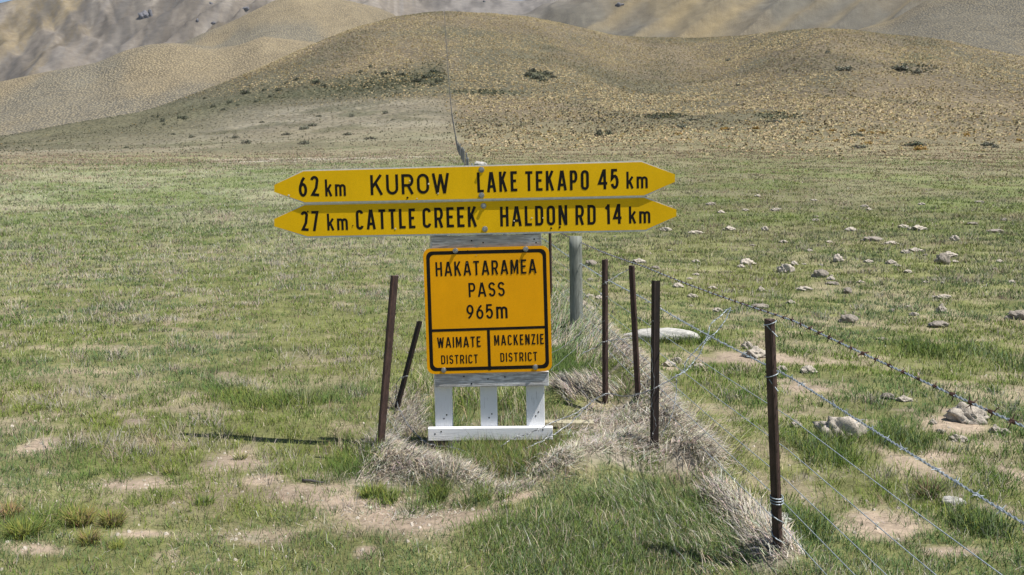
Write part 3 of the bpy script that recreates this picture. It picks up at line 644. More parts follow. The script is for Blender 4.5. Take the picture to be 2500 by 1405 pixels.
def stroke(mb, pts, t, place, lift):
    P2 = [Vector(p) for p in pts]; closed = (P2[0] - P2[-1]).length < 1e-4 and len(P2) > 3
    if closed: P2 = P2[:-1]
    n = len(P2); L_, R_ = [], []
    for k in range(n):
        a = P2[(k - 1) % n] if (k or closed) else None; b = P2[(k + 1) % n] if (k < n - 1 or closed) else None
        d1_ = (P2[k] - a).normalized() if a is not None else None; d2_ = (b - P2[k]).normalized() if b is not None else None
        if d1_ is None: d1_ = d2_
        if d2_ is None: d2_ = d1_
        n1 = Vector((-d1_.y, d1_.x)); n2 = Vector((-d2_.y, d2_.x)); m = n1 + n2
        m = n1 if m.length < 1e-4 else m.normalized(); s_ = t / max(.35, m.dot(n1))
        L_.append(P2[k] + m * s_); R_.append(P2[k] - m * s_)
    rng = range(n if closed else n - 1)
    vl = [mb.bm.verts.new(place(p, lift)) for p in L_]; vr = [mb.bm.verts.new(place(p, lift)) for p in R_]
    for k in rng:
        q = (k + 1) % n
        mb.bm.faces.new((vl[k], vr[k], vr[q], vl[q]))
def words(mb, text, p0, p1, h, y, t=.068, gap=.17, slant=None):
    """text between the two feet p0 and p1 (x, z on the plate), capitals h high, lying on the plate at depth y"""
    p0 = Vector(p0); p1 = Vector(p1); tot = (p1 - p0).length / h
    ws = sum(GW[c] for c in text); k = (tot - gap * (len(text) - 1)) / ws
    if k < .62: gap = .12; k = (tot - gap * (len(text) - 1)) / ws
    ex = (p1 - p0).normalized(); ez = Vector((-ex.y, ex.x)); x = 0; lift = 0
    for c in text:
        W = GW[c] * k if c not in 'I1' else GW[c] * min(k, 1.1)
        for st in glyph(c, W, t):
            lift += 1
            def place(p, lf, x=x):
                g = p0 + ex * ((x + p[0]) * h) + ez * (p[1] * h)
                return (g.x, y - .0006 - lf * .00004, g.y)
            stroke(mb, st, t, place, lift)
        x += W + gap

# ------------------------------------------------------------------ the signpost at the pass
SGP = P(1188, 1092); SGY, SGROLL = math.radians(3.0), math.radians(1.25)
sign = empty('road_signpost', (SGP[0], SGP[1], SGP[2]), (0, -SGROLL, -SGY))
tag(sign, 'white timber signpost carrying two yellow finger boards and an orange-yellow pass plate', 'signpost')
bpy.context.view_layer.update()
SM = sign.matrix_basis.inverted(); SR = SM.to_3x3()
def L2(u, v, y):
    o = SM @ Vector((0, 0, EYE)); d = SR @ Vector(ray(u, v)); t = (y - o.y) / d.y
    p = o + d * t; return (p.x, p.z)
c1 = lambda x, y, dy: L2(640 + x / 2.381, 370 + y / 2.381, dy)      # measured on an enlargement
c2 = lambda x, y, dy: L2(860 + x / 2.128, 560 + y / 2.128, dy)
YB = -.075                                                          # face of the finger boards
def plate(name, pts, y, thick, m, parent, bev=0):
    mb = MB(); cw = pts if sum((a[0] * b[1] - b[0] * a[1]) for a, b in zip(pts, pts[1:] + pts[:1])) > 0 else pts[::-1]
    mb.prism(cw, lambda p: (p[0], y, p[1]), lambda p: (p[0], y + thick, p[1]))
    return mb.build(name, m, parent)
def bolt(parent, x, z, y, r=.012):
    mb = MB()
    mb.prism([(math.cos(k * math.pi / 8) * r * 1.5, math.sin(k * math.pi / 8) * r * 1.5) for k in range(16)], lambda p: (x + p[0], y - .0005, z + p[1]), lambda p: (x + p[0] * .9, y - .004, z + p[1] * .9))
    mb.prism([(math.cos(k * math.pi / 3) * r, math.sin(k * math.pi / 3) * r) for k in range(6)], lambda p: (x + p[0], y - .0035, z + p[1]), lambda p: (x + p[0] * .85, y - .013, z + p[1] * .85))
    return mb.build('bolt', M_BOLT, parent)
def dents(parent, pts, y, r=.0055):
    for k, (x, z) in enumerate(pts):
        mb = MB(); rr = r * random.uniform(.7, 1.25); e = [(rr * random.uniform(.8, 1.3) * math.cos(a * math.pi / 5), rr * random.uniform(.8, 1.3) * math.sin(a * math.pi / 5)) for a in range(10)]
        mb.prism(e, lambda p: (x + p[0], y - .0012, z + p[1]), lambda p: (x + p[0] * .7, y - .0022, z + p[1] * .7))
        o = mb.build('chip_mark', M_CHIP if random.random() < .75 else M_HOLE, parent)
def finger(outl, texts, bolts, chips, ylev, name='finger_board'):
    pts = [c1(x, y, ylev) for x, y in outl]
    zc = sum(p[1] for p in pts) / len(pts)
    big = [(p[0], p[1] + (.0085 if p[1] > zc + .05 else -.0105 if p[1] < zc - .05 else 0)) for p in pts]
    back = plate(name, big, ylev + .003, .030, M_ALU, sign)
    plate('yellow_face', pts, ylev, .004, M_YEL, back)
    for tx_, x0, y0, x1, y1, top in texts:
        a = c1(x0, y0, ylev); b = c1(x1, y1, ylev); h = c1(x0, top, ylev)[1] - a[1]
        mb = MB(); words(mb, tx_, a, b, h, ylev); mb.build('lettering', M_BLACK, back)
    for x, y in bolts: bolt(back, *c1(x, y, ylev), ylev)
    dents(back, [c1(x, y, ylev) for x, y in chips], ylev)
    return back
finger([(70, 195), (240, 116), (2205, 62), (2400, 133), (2400, 178), (2220, 256), (248, 296), (70, 236)],
       [('62', 215, 265, 332, 262, 145), ('km', 368, 262, 488, 259, 163), ('KUROW', 632, 255, 1088, 243, 138), ('LAKE', 1252, 240, 1484, 232, 123), ('TEKAPO', 1531, 231, 1900, 224, 116), ('45', 1955, 222, 2075, 218, 105), ('km', 2118, 217, 2242, 214, 118)],
       [(1275, 107), (1275, 256)], [(858, 172), (968, 190), (1023, 245), (845, 270), (900, 275), (155, 258)], YB - .012)
finger([(70, 393), (245, 313), (2222, 270), (2408, 338), (2408, 378), (2228, 456), (262, 494), (70, 436)],
       [('27', 228, 465, 332, 463, 348), ('km', 380, 460, 500, 457, 362), ('CATTLE', 548, 456, 892, 447, 341), ('CREEK', 935, 446, 1250, 438, 329), ('HALDON', 1385, 437, 1775, 428, 322), ('RD', 1822, 428, 1940, 426, 313), ('14', 2000, 424, 2090, 421, 308), ('km', 2133, 420, 2257, 417, 320)],
       [(1287, 317), (1295, 452)], [(527, 432), (775, 450), (1465, 405), (1498, 410), (1567, 388), (1632, 388), (1680, 447), (1730, 440), (265, 350)], YB)
# pass plate
def rrect(cs, r, n=6):
    out = []
    for k in range(4):
        p, a, b = Vector(cs[k]), Vector(cs[k - 1]), Vector(cs[(k + 1) % 4])
        da, db = (a - p).normalized(), (b - p).normalized(); c = p + (da + db) * r
        for q in range(n + 1):
            f = q / n * math.pi / 2; out.append(tuple(c - db * r * math.cos(f) - da * r * math.sin(f)) if True else None)
    return out
YP = -.07
def inset(cs, d):
    m = sum((Vector(c) for c in cs), Vector((0, 0))) / 4
    return [tuple(Vector(c) + Vector((d if c[0] < m.x else -d, d if c[1] < m.y else -d))) for c in cs]
pc = [c1(935, 566, YP), c1(1667, 548, YP), c1(1686, 1277, YP), c1(960, 1296, YP)]
R0 = .046
pp = plate('pass_plate', rrect(pc, R0), YP, .006, M_ORG, sign)
mb = MB()
o_, i_ = rrect(inset(pc, .0185), R0 * .8), rrect(inset(pc, .0405), R0 * .62)
vo = [mb.bm.verts.new((p[0], YP - .0006, p[1])) for p in o_]; vi = [mb.bm.verts.new((p[0], YP - .0006, p[1])) for p in i_]
for k in range(len(vo)):
    q = (k + 1) % len(vo); mb.bm.faces.new((vo[k], vo[q], vi[q], vi[k]))
def bar(mb, a, b, w, lf):
    stroke(mb, [a, b], w, lambda p, l: (p[0], YP - .0006 - l * .0001, p[1]), lf)
bar(mb, c1(968, 1043, YP), c1(1660, 1021, YP), .0085, 2); bar(mb, c1(1315, 1032, YP), c1(1323, 1272, YP), .009, 4)
mb.build('border', M_BLACK, pp)
mb = MB()
for tx_, x0, y0, x1, y1, top in [('HAKATARAMEA', 1010, 727, 1595, 709, 644), ('PASS', 1202, 848, 1412, 841, 765), ('965', 1190, 977, 1345, 972, 892), ('m', 1362, 972, 1428, 970, 873), ('WAIMATE', 1020, 1143, 1272, 1136, 1082), ('DISTRICT', 1042, 1237, 1255, 1231, 1186), ('MACKENZIE', 1350, 1129, 1638, 1120, 1069), ('DISTRICT', 1386, 1224, 1600, 1217, 1172)]:
    a, b = c1(x0, y0, YP), c1(x1, y1, YP); mb = MB(); words(mb, tx_, a, b, c1(x0, top, YP)[1] - a[1], YP, t=.066); mb.build('lettering', M_BLACK, pp)
for x, y in [(1123, 578), (1532, 568), (1055, 1272), (1588, 1255)]: bolt(pp, *c1(x, y, YP), YP, .0115)
dents(pp, [c1(1195, 576, YP), c1(1190, 650, YP), c1(1245, 605, YP)], YP, .003)
# timber frame: three uprights, two rails, a foot board
def board(name, x0, x1, y0, y1, z0, z1, m, parent=sign, bev=.004):
    mb = MB(); mb.box(x0, x1, y0, y1, z0, z1, bev); return mb.build(name, m, parent)
YR0, YR1 = -.058, -.012
ztop = c1(1270, 130, YB)[1]
a, b = c2(410, 33, YR0), c2(980, 60, YR0); board('rail', a[0], b[0], YR0, YR1, c1(1300, 590, YR0)[1], c1(1300, 488, YR0)[1], M_RAIL)
a, b = c2(429, 755, YR0), c2(1021, 815, YR0); board('rail', a[0], b[0], YR0, YR1, b[1], c2(700, 745, YR0)[1], M_RAIL)
def nails(parent, pts, y):
    for x, z in pts:
        mb = MB(); mb.prism([(math.cos(k * math.pi / 4) * .005, math.sin(k * math.pi / 4) * .005) for k in range(8)], lambda p: (x + p[0], y, z + p[1]), lambda p: (x + p[0], y - .0015, z + p[1])); mb.build('nail', M_HOLE, parent)
lr = [o for o in sign.children if o.name.startswith('rail')]
nails(lr[1], [c2(705, 778, YR0), c2(793, 768, YR0), c2(620, 803, YR0), c2(580, 765, YR0)], YR0)
nails(lr[0], [c2(680, 70, YR0), c2(620, 60, YR0), c2(945, 52, YR0), c2(955, 70, YR0)], YR0)
zf = c2(600, 1060, -.02)[1]
for (xa, xb, yy) in ((432, 521, 1025), (668, 754, 1020), (906, 1000, 1010)):
    a, b = c2(xa, yy, -.0095), c2(xb, yy, -.0095)
    up = board('picket', a[0], b[0], -.0095, .036, -.16, ztop - .03, M_WHITE)
    nails(up, [c2((xa + xb) / 2, yy - 40, -.0095), c2((xa + xb) / 2 + 14, yy - 60, -.0095)], -.0095)
a, b = c2(393, 1070, -.062), c2(1041, 1052, -.062)
fb = board('foot_board', a[0], b[0], -.062, -.012, c2(700, 1098, -.062)[1], c2(700, 1033, -.062)[1], M_WHITEH)
nails(fb, [c2(430, 1064, -.062), c2(462, 1052, -.062), c2(990, 1042, -.062)], -.062)
a, b = c2(430, 1120, -.03), c2(470, 1120, -.03)
for o_x in (a[0] + .02, L2(1310, 1090, -.03)[0]):
    board('stump', o_x - .05, o_x + .06, -.045, .075, -.25, c2(600, 1095, -.062)[1] - .004, M_DARKW)

# bare plank lying behind the foot board
pk0, pk1 = P(1335, 1046), P(1450, 1043)
mb = MB(); mb.box(-.19, .19, -.045, .045, .0, .034, .004)
pl = mb.build('plank', M_PLANK); pl.location = ((pk0[0] + pk1[0]) / 2 - .03, (pk0[1] + pk1[1]) / 2, max(pk0[2], pk1[2]) + .012); pl.rotation_euler = (0, math.radians(1), math.radians(1.5))
tag(pl, 'bare weathered plank lying on dead hay beside the white foot board', 'plank')

# ------------------------------------------------------------------ posts
def ysec(w=.025, t=.0032, rot=0.0):
    out = []
    for k in range(3):
        a = rot + k * math.tau / 3; d = Vector((math.cos(a), math.sin(a))); n = Vector((-d.y, d.x))
        c = t / math.sin(math.pi / 3)
        a2 = a - math.pi / 3; out.append(tuple(Vector((math.cos(a2), math.sin(a2))) * c))
        out += [tuple(d * w - n * t), tuple(d * w + n * t)]
    return out
def steel_post(name, base, top, m, parent=None, w=.025, rot=.6, sink=.06):
    base = Vector(base); top = Vector(top); ax = (top - base)
    mb = MB(); sec = ysec(w, .0034, rot); lo = base - ax.normalized() * sink
    org = base if parent is None else Vector((0, 0, 0))
    f0 = lambda p: Vector((p[0], p[1], 0)) + lo - org; f1 = lambda p: Vector((p[0], p[1], 0)) + top - org
    mb.prism(sec, f0, f1)
    # battered top and the row of wire holes
    mb.bm.verts.ensure_lookup_table()
    for v in mb.bm.verts:
        if (v.co - (top - org)).length < w * 2: v.co.z += random.uniform(-.006, .006)
    o = mb.build(name, m, parent)
    if parent is None: o.location = base
    d = Vector((math.cos(rot - math.pi / 3 * 2 + math.pi), math.sin(rot), 0))
    return o
def holes(o, base, top, parent_is_post, w, rot, n=9):
    return
def post_px(ub, vb_, ut, vt, lo=2.0):
    b = P(ub, vb_, lo, 60); t = at_depth(ut, vt, b[1]); return Vector(b), t
# the four short posts of the old enclosure round the sign
ENC = {}
for key, (ub, vb_, ut, vt), m, w, rot, lab in (
    ('a', (927, 1092, 962, 672), M_RUST, .027, .35, 'tallest brown steel fence post, tilted right, standing in hay left of the white signpost'),
    ('b', (968, 1003, 1025, 785), M_DARKSTEEL, .023, .9, 'short steep-leaning dark steel post between the signpost and the tall left post'),
    ('c', (1478, 986, 1477, 634), M_RUST, .025, 1.2, 'slim upright rusty steel post just right of the pass plate, behind a hay heap'),
    ('d', (1596, 1103, 1600, 685), M_DARKSTEEL, .029, .55, 'thick dark upright steel post in front of the long pale stone')):
    b, t = post_px(ub, vb_, ut, vt); ENC[key] = (b, t)
    o = steel_post('steel_post', b, t, m, None, w, {'a': -1.75, 'b': -1.3, 'c': -1.6, 'd': -2.0}[key]); tag(o, lab, 'fence post', 'old steel posts round the signpost')
    for k in range(8):                       # pale bare spots where wire was tied
        f = .12 + .11 * k
    d_ = (t - b)
# ------------------------------------------------------------------ the boundary fence
fence = empty('wire_fence'); tag(fence, 'long boundary fence of steel and timber posts with barbed wires climbing the hill', 'fence')
FB = []
b1, t1 = post_px(1901, 1345, 1880, 780); b2, t2 = post_px(1559, 970, 1543, 650); b3, t3 = post_px(1408, 800, 1405, 577, 6)
hgt = (t1 - b1).length
fy = [b3[1] + 3.75]
b4 = Vector((float(FX(fy[0])), fy[0], G(float(FX(fy[0])), fy[0])))
b0 = Vector((b1.x + (b1.x - b2.x), b1.y + (b1.y - b2.y), 0)); b0.z = G(b0.x, b0.y)
fence.location = (b1.x, b1.y, b1.z); FL = Vector(fence.location)
def fpart(o): o.parent = fence; return o
sp1 = steel_post('steel_post', b1 - FL, t1 - FL, M_RUST, fence, .024, -1.55)
steel_post('steel_post', b2 - FL, t2 - FL, M_RUST, fence, .025, .75)
steel_post('steel_post', b0 - FL, b0 - FL + Vector((0, 0, hgt)), M_RUST, fence, .024, .75)
steel_post('steel_post', b4 - FL, b4 - FL + Vector((-.02, 0, 1.1)), M_RUST, fence, .025, .75)
M_FARPOST = m_wood('dark_grey_timber', ((.06, .066, .068), (.115, .12, .12), (.17, .175, .17)), grain=(16, 16, 1.6), sc=3)
def timber_post(b, h, r=.07, lean=(0, 0), sink=.1, n=14, m=None):
    mb = MB(); rings = []
    for k in range(9):
        f = k / 8; ring = []
        for q in range(n):
            a = q * math.tau / n; rr = r * (1 + .05 * math.sin(a * 2 + 1 + f) + .03 * random.uniform(-1, 1)) * (1.04 - .06 * f)
            ring.append(mb.bm.verts.new(b - FL + Vector((rr * math.cos(a) + lean[0] * f, rr * math.sin(a) + lean[1] * f, -sink + (h + sink) * f))))
        rings.append(ring)
    for u, v in zip(rings[:-1], rings[1:]):
        for q in range(n): mb.bm.faces.new((u[q], u[(q + 1) % n], v[(q + 1) % n], v[q]))
    mb.bm.faces.new(rings[0][::-1]); mb.bm.faces.new(rings[-1])
    return mb.build('timber_post', m or M_POSTW, fence, True)
tp = timber_post(b3, (t3 - b3).z, .069, (t3.x - b3.x, 0)); 
line = [b0, b1, b2, b3, b4]; LH = [hgt, (t1 - b1).z, (t2 - b2).z, (t3 - b3).z * .94, 1.08]; posts_y = []
y = b4.y + 3.8
while y < 185: posts_y.append((y, 'far')); y += 6.6
while y < 505: posts_y.append((y, 'far')); y += 5.6
for k, (y, _) in enumerate(posts_y):
    x = float(FX(y)); b = Vector((x, y, G(x, y))); line.append(b); LH.append(1.08)
    timber_post(b, 1.15 + random.uniform(-.05, .12), .055 if y < 185 else .075, (random.uniform(-.04, .04), 0), .2, 7, M_FARPOST)
line = np.array([tuple(v) for v in line])
def wire_path(h0, yend=None, step=.35):
    pts = []
    for a, b, ha, hb in zip(line[:-1], line[1:], LH[:-1], LH[1:]):
        if yend and a[1] > yend: break
        L_ = np.linalg.norm(b - a); m = max(3, int(L_ / step)) if a[1] < 14 else 2
        for k in range(m):
            f = k / m; p = a + (b - a) * f; pts.append(Vector((p[0] + .032, p[1], p[2] + h0 / 1.05 * (ha + (hb - ha) * f) - .012 * math.sin(math.pi * f))) - FL)
    return pts
def barb_mesh(mb, p, t, s=1.0, coil=.0034, ln=.017):
    t = t.normalized(); a = t.cross(Vector((0, .3, 1))).normalized(); b = t.cross(a)
    mb.tube([p - t * .007 * s, p + t * .007 * s], coil * s, 6)
    for o, k0 in ((-.005, random.uniform(0, 6.3)), (.005, random.uniform(0, 6.3))):
        for sg in (1, -1):
            d = (a * math.cos(k0) + b * math.sin(k0)) * sg + t * random.uniform(-.5, .5)
            q = p + t * o * s; mb.tube([q, q + d.normalized() * ln * s], [.0016 * s, .0006 * s], 4)
def twisted(mb, pts, off=.0026, r=.0021, pitch=.05):
    # fine resampling, two strands turning round one another
    P_ = [Vector(p) for p in pts]; out = [[], []]; acc = 0
    for a, b in zip(P_[:-1], P_[1:]):
        L_ = (b - a).length; m = max(1, int(L_ / (pitch / 6))); t = (b - a).normalized(); n1 = t.cross(Vector((0.1, .3, 1))).normalized(); n2 = t.cross(n1)
        for k in range(m):
            f = k / m; ph = (acc + L_ * f) / pitch * math.tau
            for s_ in (0, 1): out[s_].append(a + (b - a) * f + (n1 * math.cos(ph + s_ * math.pi) + n2 * math.sin(ph + s_ * math.pi)) * off)
        acc += L_
    for s_ in (0, 1): mb.tube(out[s_], r, 4)
def along(pts, step, start=0.0):
    acc = start; P_ = [Vector(p) for p in pts]
    for a, b in zip(P_[:-1], P_[1:]):
        L_ = (b - a).length; pos = acc
        while pos < L_:
            yield a + (b - a) * (pos / L_), (b - a); pos += step
        acc = pos - L_
def barbed(name, pts, split_y, m, mbarb, parent, step=.11, s=1.0, coil=.0034, ln=.017):
    near = [p for p in pts if p.y + FL.y < split_y] if split_y else pts
    far = [p for p in pts if split_y and p.y + FL.y >= split_y - 1.5]
    mb = MB(); twisted(mb, near)
    if len(far) > 1: mb.tube(far, .0042, 4)
    mb.bm.faces.ensure_lookup_table(); nf = len(mb.bm.faces)
    for p, t in along(near if not far else near + far[:40], step, .04): barb_mesh(mb, p, t, s * random.uniform(.85, 1.15), coil, ln)
    w = mb.build(name, m, parent); w.data.materials.append(mbarb)
    w.data.polygons.foreach_set('material_index', [0 if k < nf else 1 for k in range(len(w.data.polygons))]); return w
barbed('barbed_wire', wire_path(1.045, 80), 11.5, M_ZINC, M_RUSTWIRE, fence, .095, 1.25, .0046, .016)
barbed('barbed_wire', wire_path(.79, 80), 11.5, M_ZINC, M_ZINC, fence, .105, 1.15, .0042, .015)
for h in (.61, .46, .317, .205, .09):
    mb = MB(); mb.tube(wire_path(h, 60, .8), .0019, 5); mb.build('plain_wire', M_ZINC, fence)
# wire ties wound on the near steel post
mb = MB(); ax = (t1 - b1)
for f0 in (.215, .227, .239):
    mb.tube([(b1 + ax * f0 - FL) + Vector((math.cos(a) * .027, math.sin(a) * .027, .004 * math.sin(a))) for a in np.linspace(0, math.tau, 17)], .0026, 5)
mb.tube([(b1 + ax * (.21 - .15 * k / 14) - FL) + Vector((math.cos(k * .75) * .027, math.sin(k * .75) * .027, 0)) for k in range(17)], .0024, 5)
mb.tube([(b1 + ax * .985 - FL) + Vector((math.cos(a) * .025, math.sin(a) * .025, .01 * math.cos(a))) for a in np.linspace(0, math.tau * 1.6, 22)] + [b1 + ax * .93 - FL + Vector((.02, -.03, 0))], .0022, 5)
mb.tube([(b1 + ax * .765 - FL) + Vector((math.cos(a) * .025, math.sin(a) * .025, .01 * math.cos(a))) for a in np.linspace(0, math.tau * 1.4, 22)] + [b1 + ax * .70 - FL + Vector((.015, -.03, 0))], .0022, 5)
mb.build('wire_tie', M_ZINC, sp1)

# ------------------------------------------------------------------ loose old barbed wire slung between the posts
def strand(lab, pts, twist=True, m=M_DULLWIRE, step=.12, r=.0019, sub=5, wob=.012, barb=True, s=1.0):
    C_ = [at_depth(u, v, y) for u, v, y in pts]; O = C_[0].copy(); out = []
    for k in range(len(C_) - 1):          # Catmull-Rom through the measured points
        p0, p1, p2, p3 = C_[max(k - 1, 0)], C_[k], C_[k + 1], C_[min(k + 2, len(C_) - 1)]
        for q in range(sub):
            t = q / sub
            out.append(.5 * ((2 * p1) + (p2 - p0) * t + (2 * p0 - 5 * p1 + 4 * p2 - p3) * t * t + (3 * p1 - p0 - 3 * p2 + p3) * t ** 3) - O + Vector((random.uniform(-wob, wob), random.uniform(-wob, wob), random.uniform(-wob, wob))) * .4)
    out.append(C_[-1] - O)
    mb = MB()
    if twist: twisted(mb, out, .0024, .0019, .06)
    else: mb.tube(out, r, 5)
    if barb:
        for p, t in along(out, step, .03): barb_mesh(mb, p, t, s * random.uniform(.85, 1.15))
    w = mb.build('barbed_wire_strand' if barb else 'wire_strand', m); w.location = O
    tag(w, lab, 'wire', 'loose old wires round the signpost'); return w
yd, yc, ya, yb_ = ENC['d'][0].y, ENC['c'][0].y, ENC['a'][0].y, ENC['b'][0].y
strand('doubled barbed wire tied from the top fence wire down to the lower bend, outer strand', [(1785, 750, 5.95), (1760, 800, 5.9), (1727, 830, 5.85), (1690, 890, 5.8), (1650, 922, 5.75)], m=M_ZINC, s=1.1)
strand('doubled barbed wire tied from the top fence wire down to the lower bend, inner strand', [(1783, 752, 5.95), (1738, 790, 5.9), (1724, 826, 5.85), (1680, 875, 5.8), (1668, 905, 5.78), (1650, 920, 5.75)], m=M_ZINC, s=1.1)
strand('sagging barbed wire slung from the bend across the thick dark post to the leaning post', [(1650, 920, 5.75), (1600, 948, yd - .04), (1560, 962, 6.0), (1530, 968, 6.3), (1478, 962, 6.4), (1440, 985, 6.1), (1395, 1032, 5.75), (1345, 1065, 5.6), (1290, 1092, 5.52), (1245, 1104, 5.5), (1200, 1107, 5.5), (1150, 1106, 5.52), (1100, 1092, 5.6), (1045, 1083, 5.8), (1000, 1042, 6.2), (975, 1000, 6.7), (967, 965, 6.9), (972, 930, yb_ - .04), (1000, 915, yb_ - .03)])
strand('barbed wire hanging below the bend and looping over the hay', [(1650, 922, 5.75), (1651, 960, 5.7), (1640, 1015, 5.62), (1607, 1078, 5.55), (1585, 1100, 5.5), (1552, 1134, 5.4), (1516, 1164, 5.3), (1462, 1184, 5.22), (1426, 1184, 5.22), (1395, 1176, 5.25), (1385, 1165, 5.28)])
strand('barbed wire from the top of the second fence post round the slim rusty post', [(1541, 655, 7.35), (1510, 672, 7.3), (1478, 690, yc - .04), (1467, 702, 7.15), (1466, 718, 7.15), (1485, 726, yc - .04)], step=.16)
strand('thin wire running down from the slim rusty post behind the pass plate', [(1468, 716, 7.15), (1462, 740, 7.1), (1445, 775, 7.0), (1415, 815, 6.8), (1370, 850, 6.6), (1330, 872, 6.4)], barb=False, twist=False, r=.0016)
strand('thin wire crossing the grass behind the plate below the other thin wire', [(1475, 782, yc - .04), (1440, 815, 7.0), (1400, 855, 6.8), (1345, 905, 6.5)], barb=False, twist=False, r=.0016)
strand('barbed wire running level from the second fence post past the slim rusty post', [(1548, 824, 7.36), (1510, 829, 7.3), (1475, 835, yc - .04), (1450, 850, 7.0), (1420, 866, 6.8)], step=.16)
strand('thin wire fraying down the face of the thick dark post', [(1598, 783, yd - .03), (1585, 788, yd - .05), (1580, 800, yd - .05), (1586, 830, yd - .04), (1592, 870, yd - .04), (1592, 905, yd - .04), (1598, 935, yd - .04), (1590, 985, yd - .04), (1596, 1010, yd - .04), (1602, 1040, yd - .04), (1592, 1065, yd - .04)], barb=False, twist=False, r=.0014)
strand('thin wire curving over the hay between the tall left post and the grass', [(925, 985, 5.85), (935, 1010, 5.8), (960, 1040, 5.75), (985, 1080, 5.65), (1030, 1098, 5.55), (1075, 1108, 5.5)], barb=False, twist=False, r=.0014)
strand('barbed wire rising from the grass in front of the foot board towards the plank', [(1210, 1098, 5.55), (1250, 1072, 5.6), (1290, 1060, 5.62), (1345, 1034, 5.68), (1400, 1012, 5.9), (1440, 985, 6.05)], step=.14)

# ------------------------------------------------------------------ stones and clods
def rock_mesh(name, seed, rough=.35, flat_=.6, sub=3, m=None):
    bm = bmesh.new(); bmesh.ops.create_icosphere(bm, subdivisions=sub, radius=1)
    rg = np.random.default_rng(seed); pl_ = rg.normal(0, 1, (9, 3)); pl_ /= np.linalg.norm(pl_, axis=1)[:, None]; dd = rg.uniform(.6, 1.0, 9) + (.25 if rough > .6 else 0)
    for v in bm.verts:
        p = np.array(v.co)
        for n_, d_ in zip(pl_, dd):
            e = p @ n_ - d_
            if e > 0: p = p - n_ * e * .85
        k = float(fbm(np.array([p[0] * 2.2 + p[2] * 1.3 + seed]), np.array([p[1] * 2.2 - p[2] * .9]), seed, 4)[0]); k2 = float(fbm(np.array([p[0] * 6 + p[2] * 3]), np.array([p[1] * 6 - p[2] * 4]), seed + 3, 3)[0])
        p = p * (1 + rough * (k - .5) * 2 + rough * .9 * (k2 - .5)); p[0] *= 1 + .25 * math.sin(seed + p[1])
        p[2] = p[2] * flat_
        v.co = p
    me = bpy.data.meshes.new(name); bm.to_mesh(me); bm.free()
    me['flat'] = flat_; me.polygons.foreach_set('use_smooth', [True] * len(me.polygons))
    if m: me.materials.append(m)
    return me
CLODS = [rock_mesh('clod', s, .72, .38, 4, M_CLOD) for s in range(5)]; STONES = [rock_mesh('stone', 20 + s, .5, .6, 4, M_STONE) for s in range(3)]
PALES = [rock_mesh('pale_stone', 40 + s, .3, .5, 4, M_PALESTONE) for s in range(3)]
def rock(name, me, u, v, wpx, hpx, lab, cat, group=None, lo=2.5, hi=200, dep=.75, rz=None, sink=.25):
    p = P(u, v, lo, hi)
    if p is None: return
    w = wpx / F * p[1] * .5; h = hpx / F * p[1]
    o = bpy.data.objects.new(name, me); COL.objects.link(o)
    o.scale = (w, w * dep, h * .62 / me.get('flat', .5)); o.rotation_euler = (0, 0, 0) if rz is None else (0, 0, rz)
    o.location = (p[0], p[1], p[2] + h * .3)
    tag(o, lab, cat, group); return o
rock('boulder', PALES[0], 1174, 410, 28, 18, 'white boulder showing just above the top finger board', 'boulder', hi=120)
ls = rock('stone', rock_mesh('long_stone', 47, .2, .4, 4, M_PALESTONE), 1612, 832, 180, 36, 'long pale flat stone with lush grass at its right end', 'stone', dep=.3)
rock('stone', PALES[2], 1880, 1268, 130, 16, 'flat pale stone half hidden in grass behind the nearest fence post', 'stone', dep=.5)
rock('stone', STONES[0], 2300, 645, 34, 26, 'dark rounded stone, darkest in the right paddock', 'stone')
rock('stone', PALES[0], 2326, 1236, 56, 28, 'pale pointed stone lying on bare soil below the second barbed wire', 'stone')
rock('stone', STONES[1], 2068, 788, 34, 20, 'grey cracked stone with grass tuft, above the nearest steel fence post', 'stone')
rock('stone', STONES[2], 2290, 798, 44, 16, 'grey-brown stone lying flat beyond the top barbed wire', 'stone')
rock('stone', STONES[1], 2486, 780, 50, 22, 'dark grey stone cut by the right edge of the view', 'stone')
rock('clod', CLODS[0], 2050, 1068, 96, 50, 'largest pale clod of earth, sloping, above the bare patch behind the fence', 'clod')
rock('clod', CLODS[1], 2358, 1028, 80, 42, 'dark-sided broken clod of earth between the two barbed wires', 'clod')
rock('clod', CLODS[2], 1845, 872, 46, 22, 'crumbling tan clod just left of the nearest post top', 'clod')
rock('clod', CLODS[3], 1825, 852, 22, 18, 'small round clod above the crumbling tan clod', 'clod')
GR = 'clods and stones scattered over the right paddock'
CL = 'pale clod of earth lying in the short grass of the right paddock'
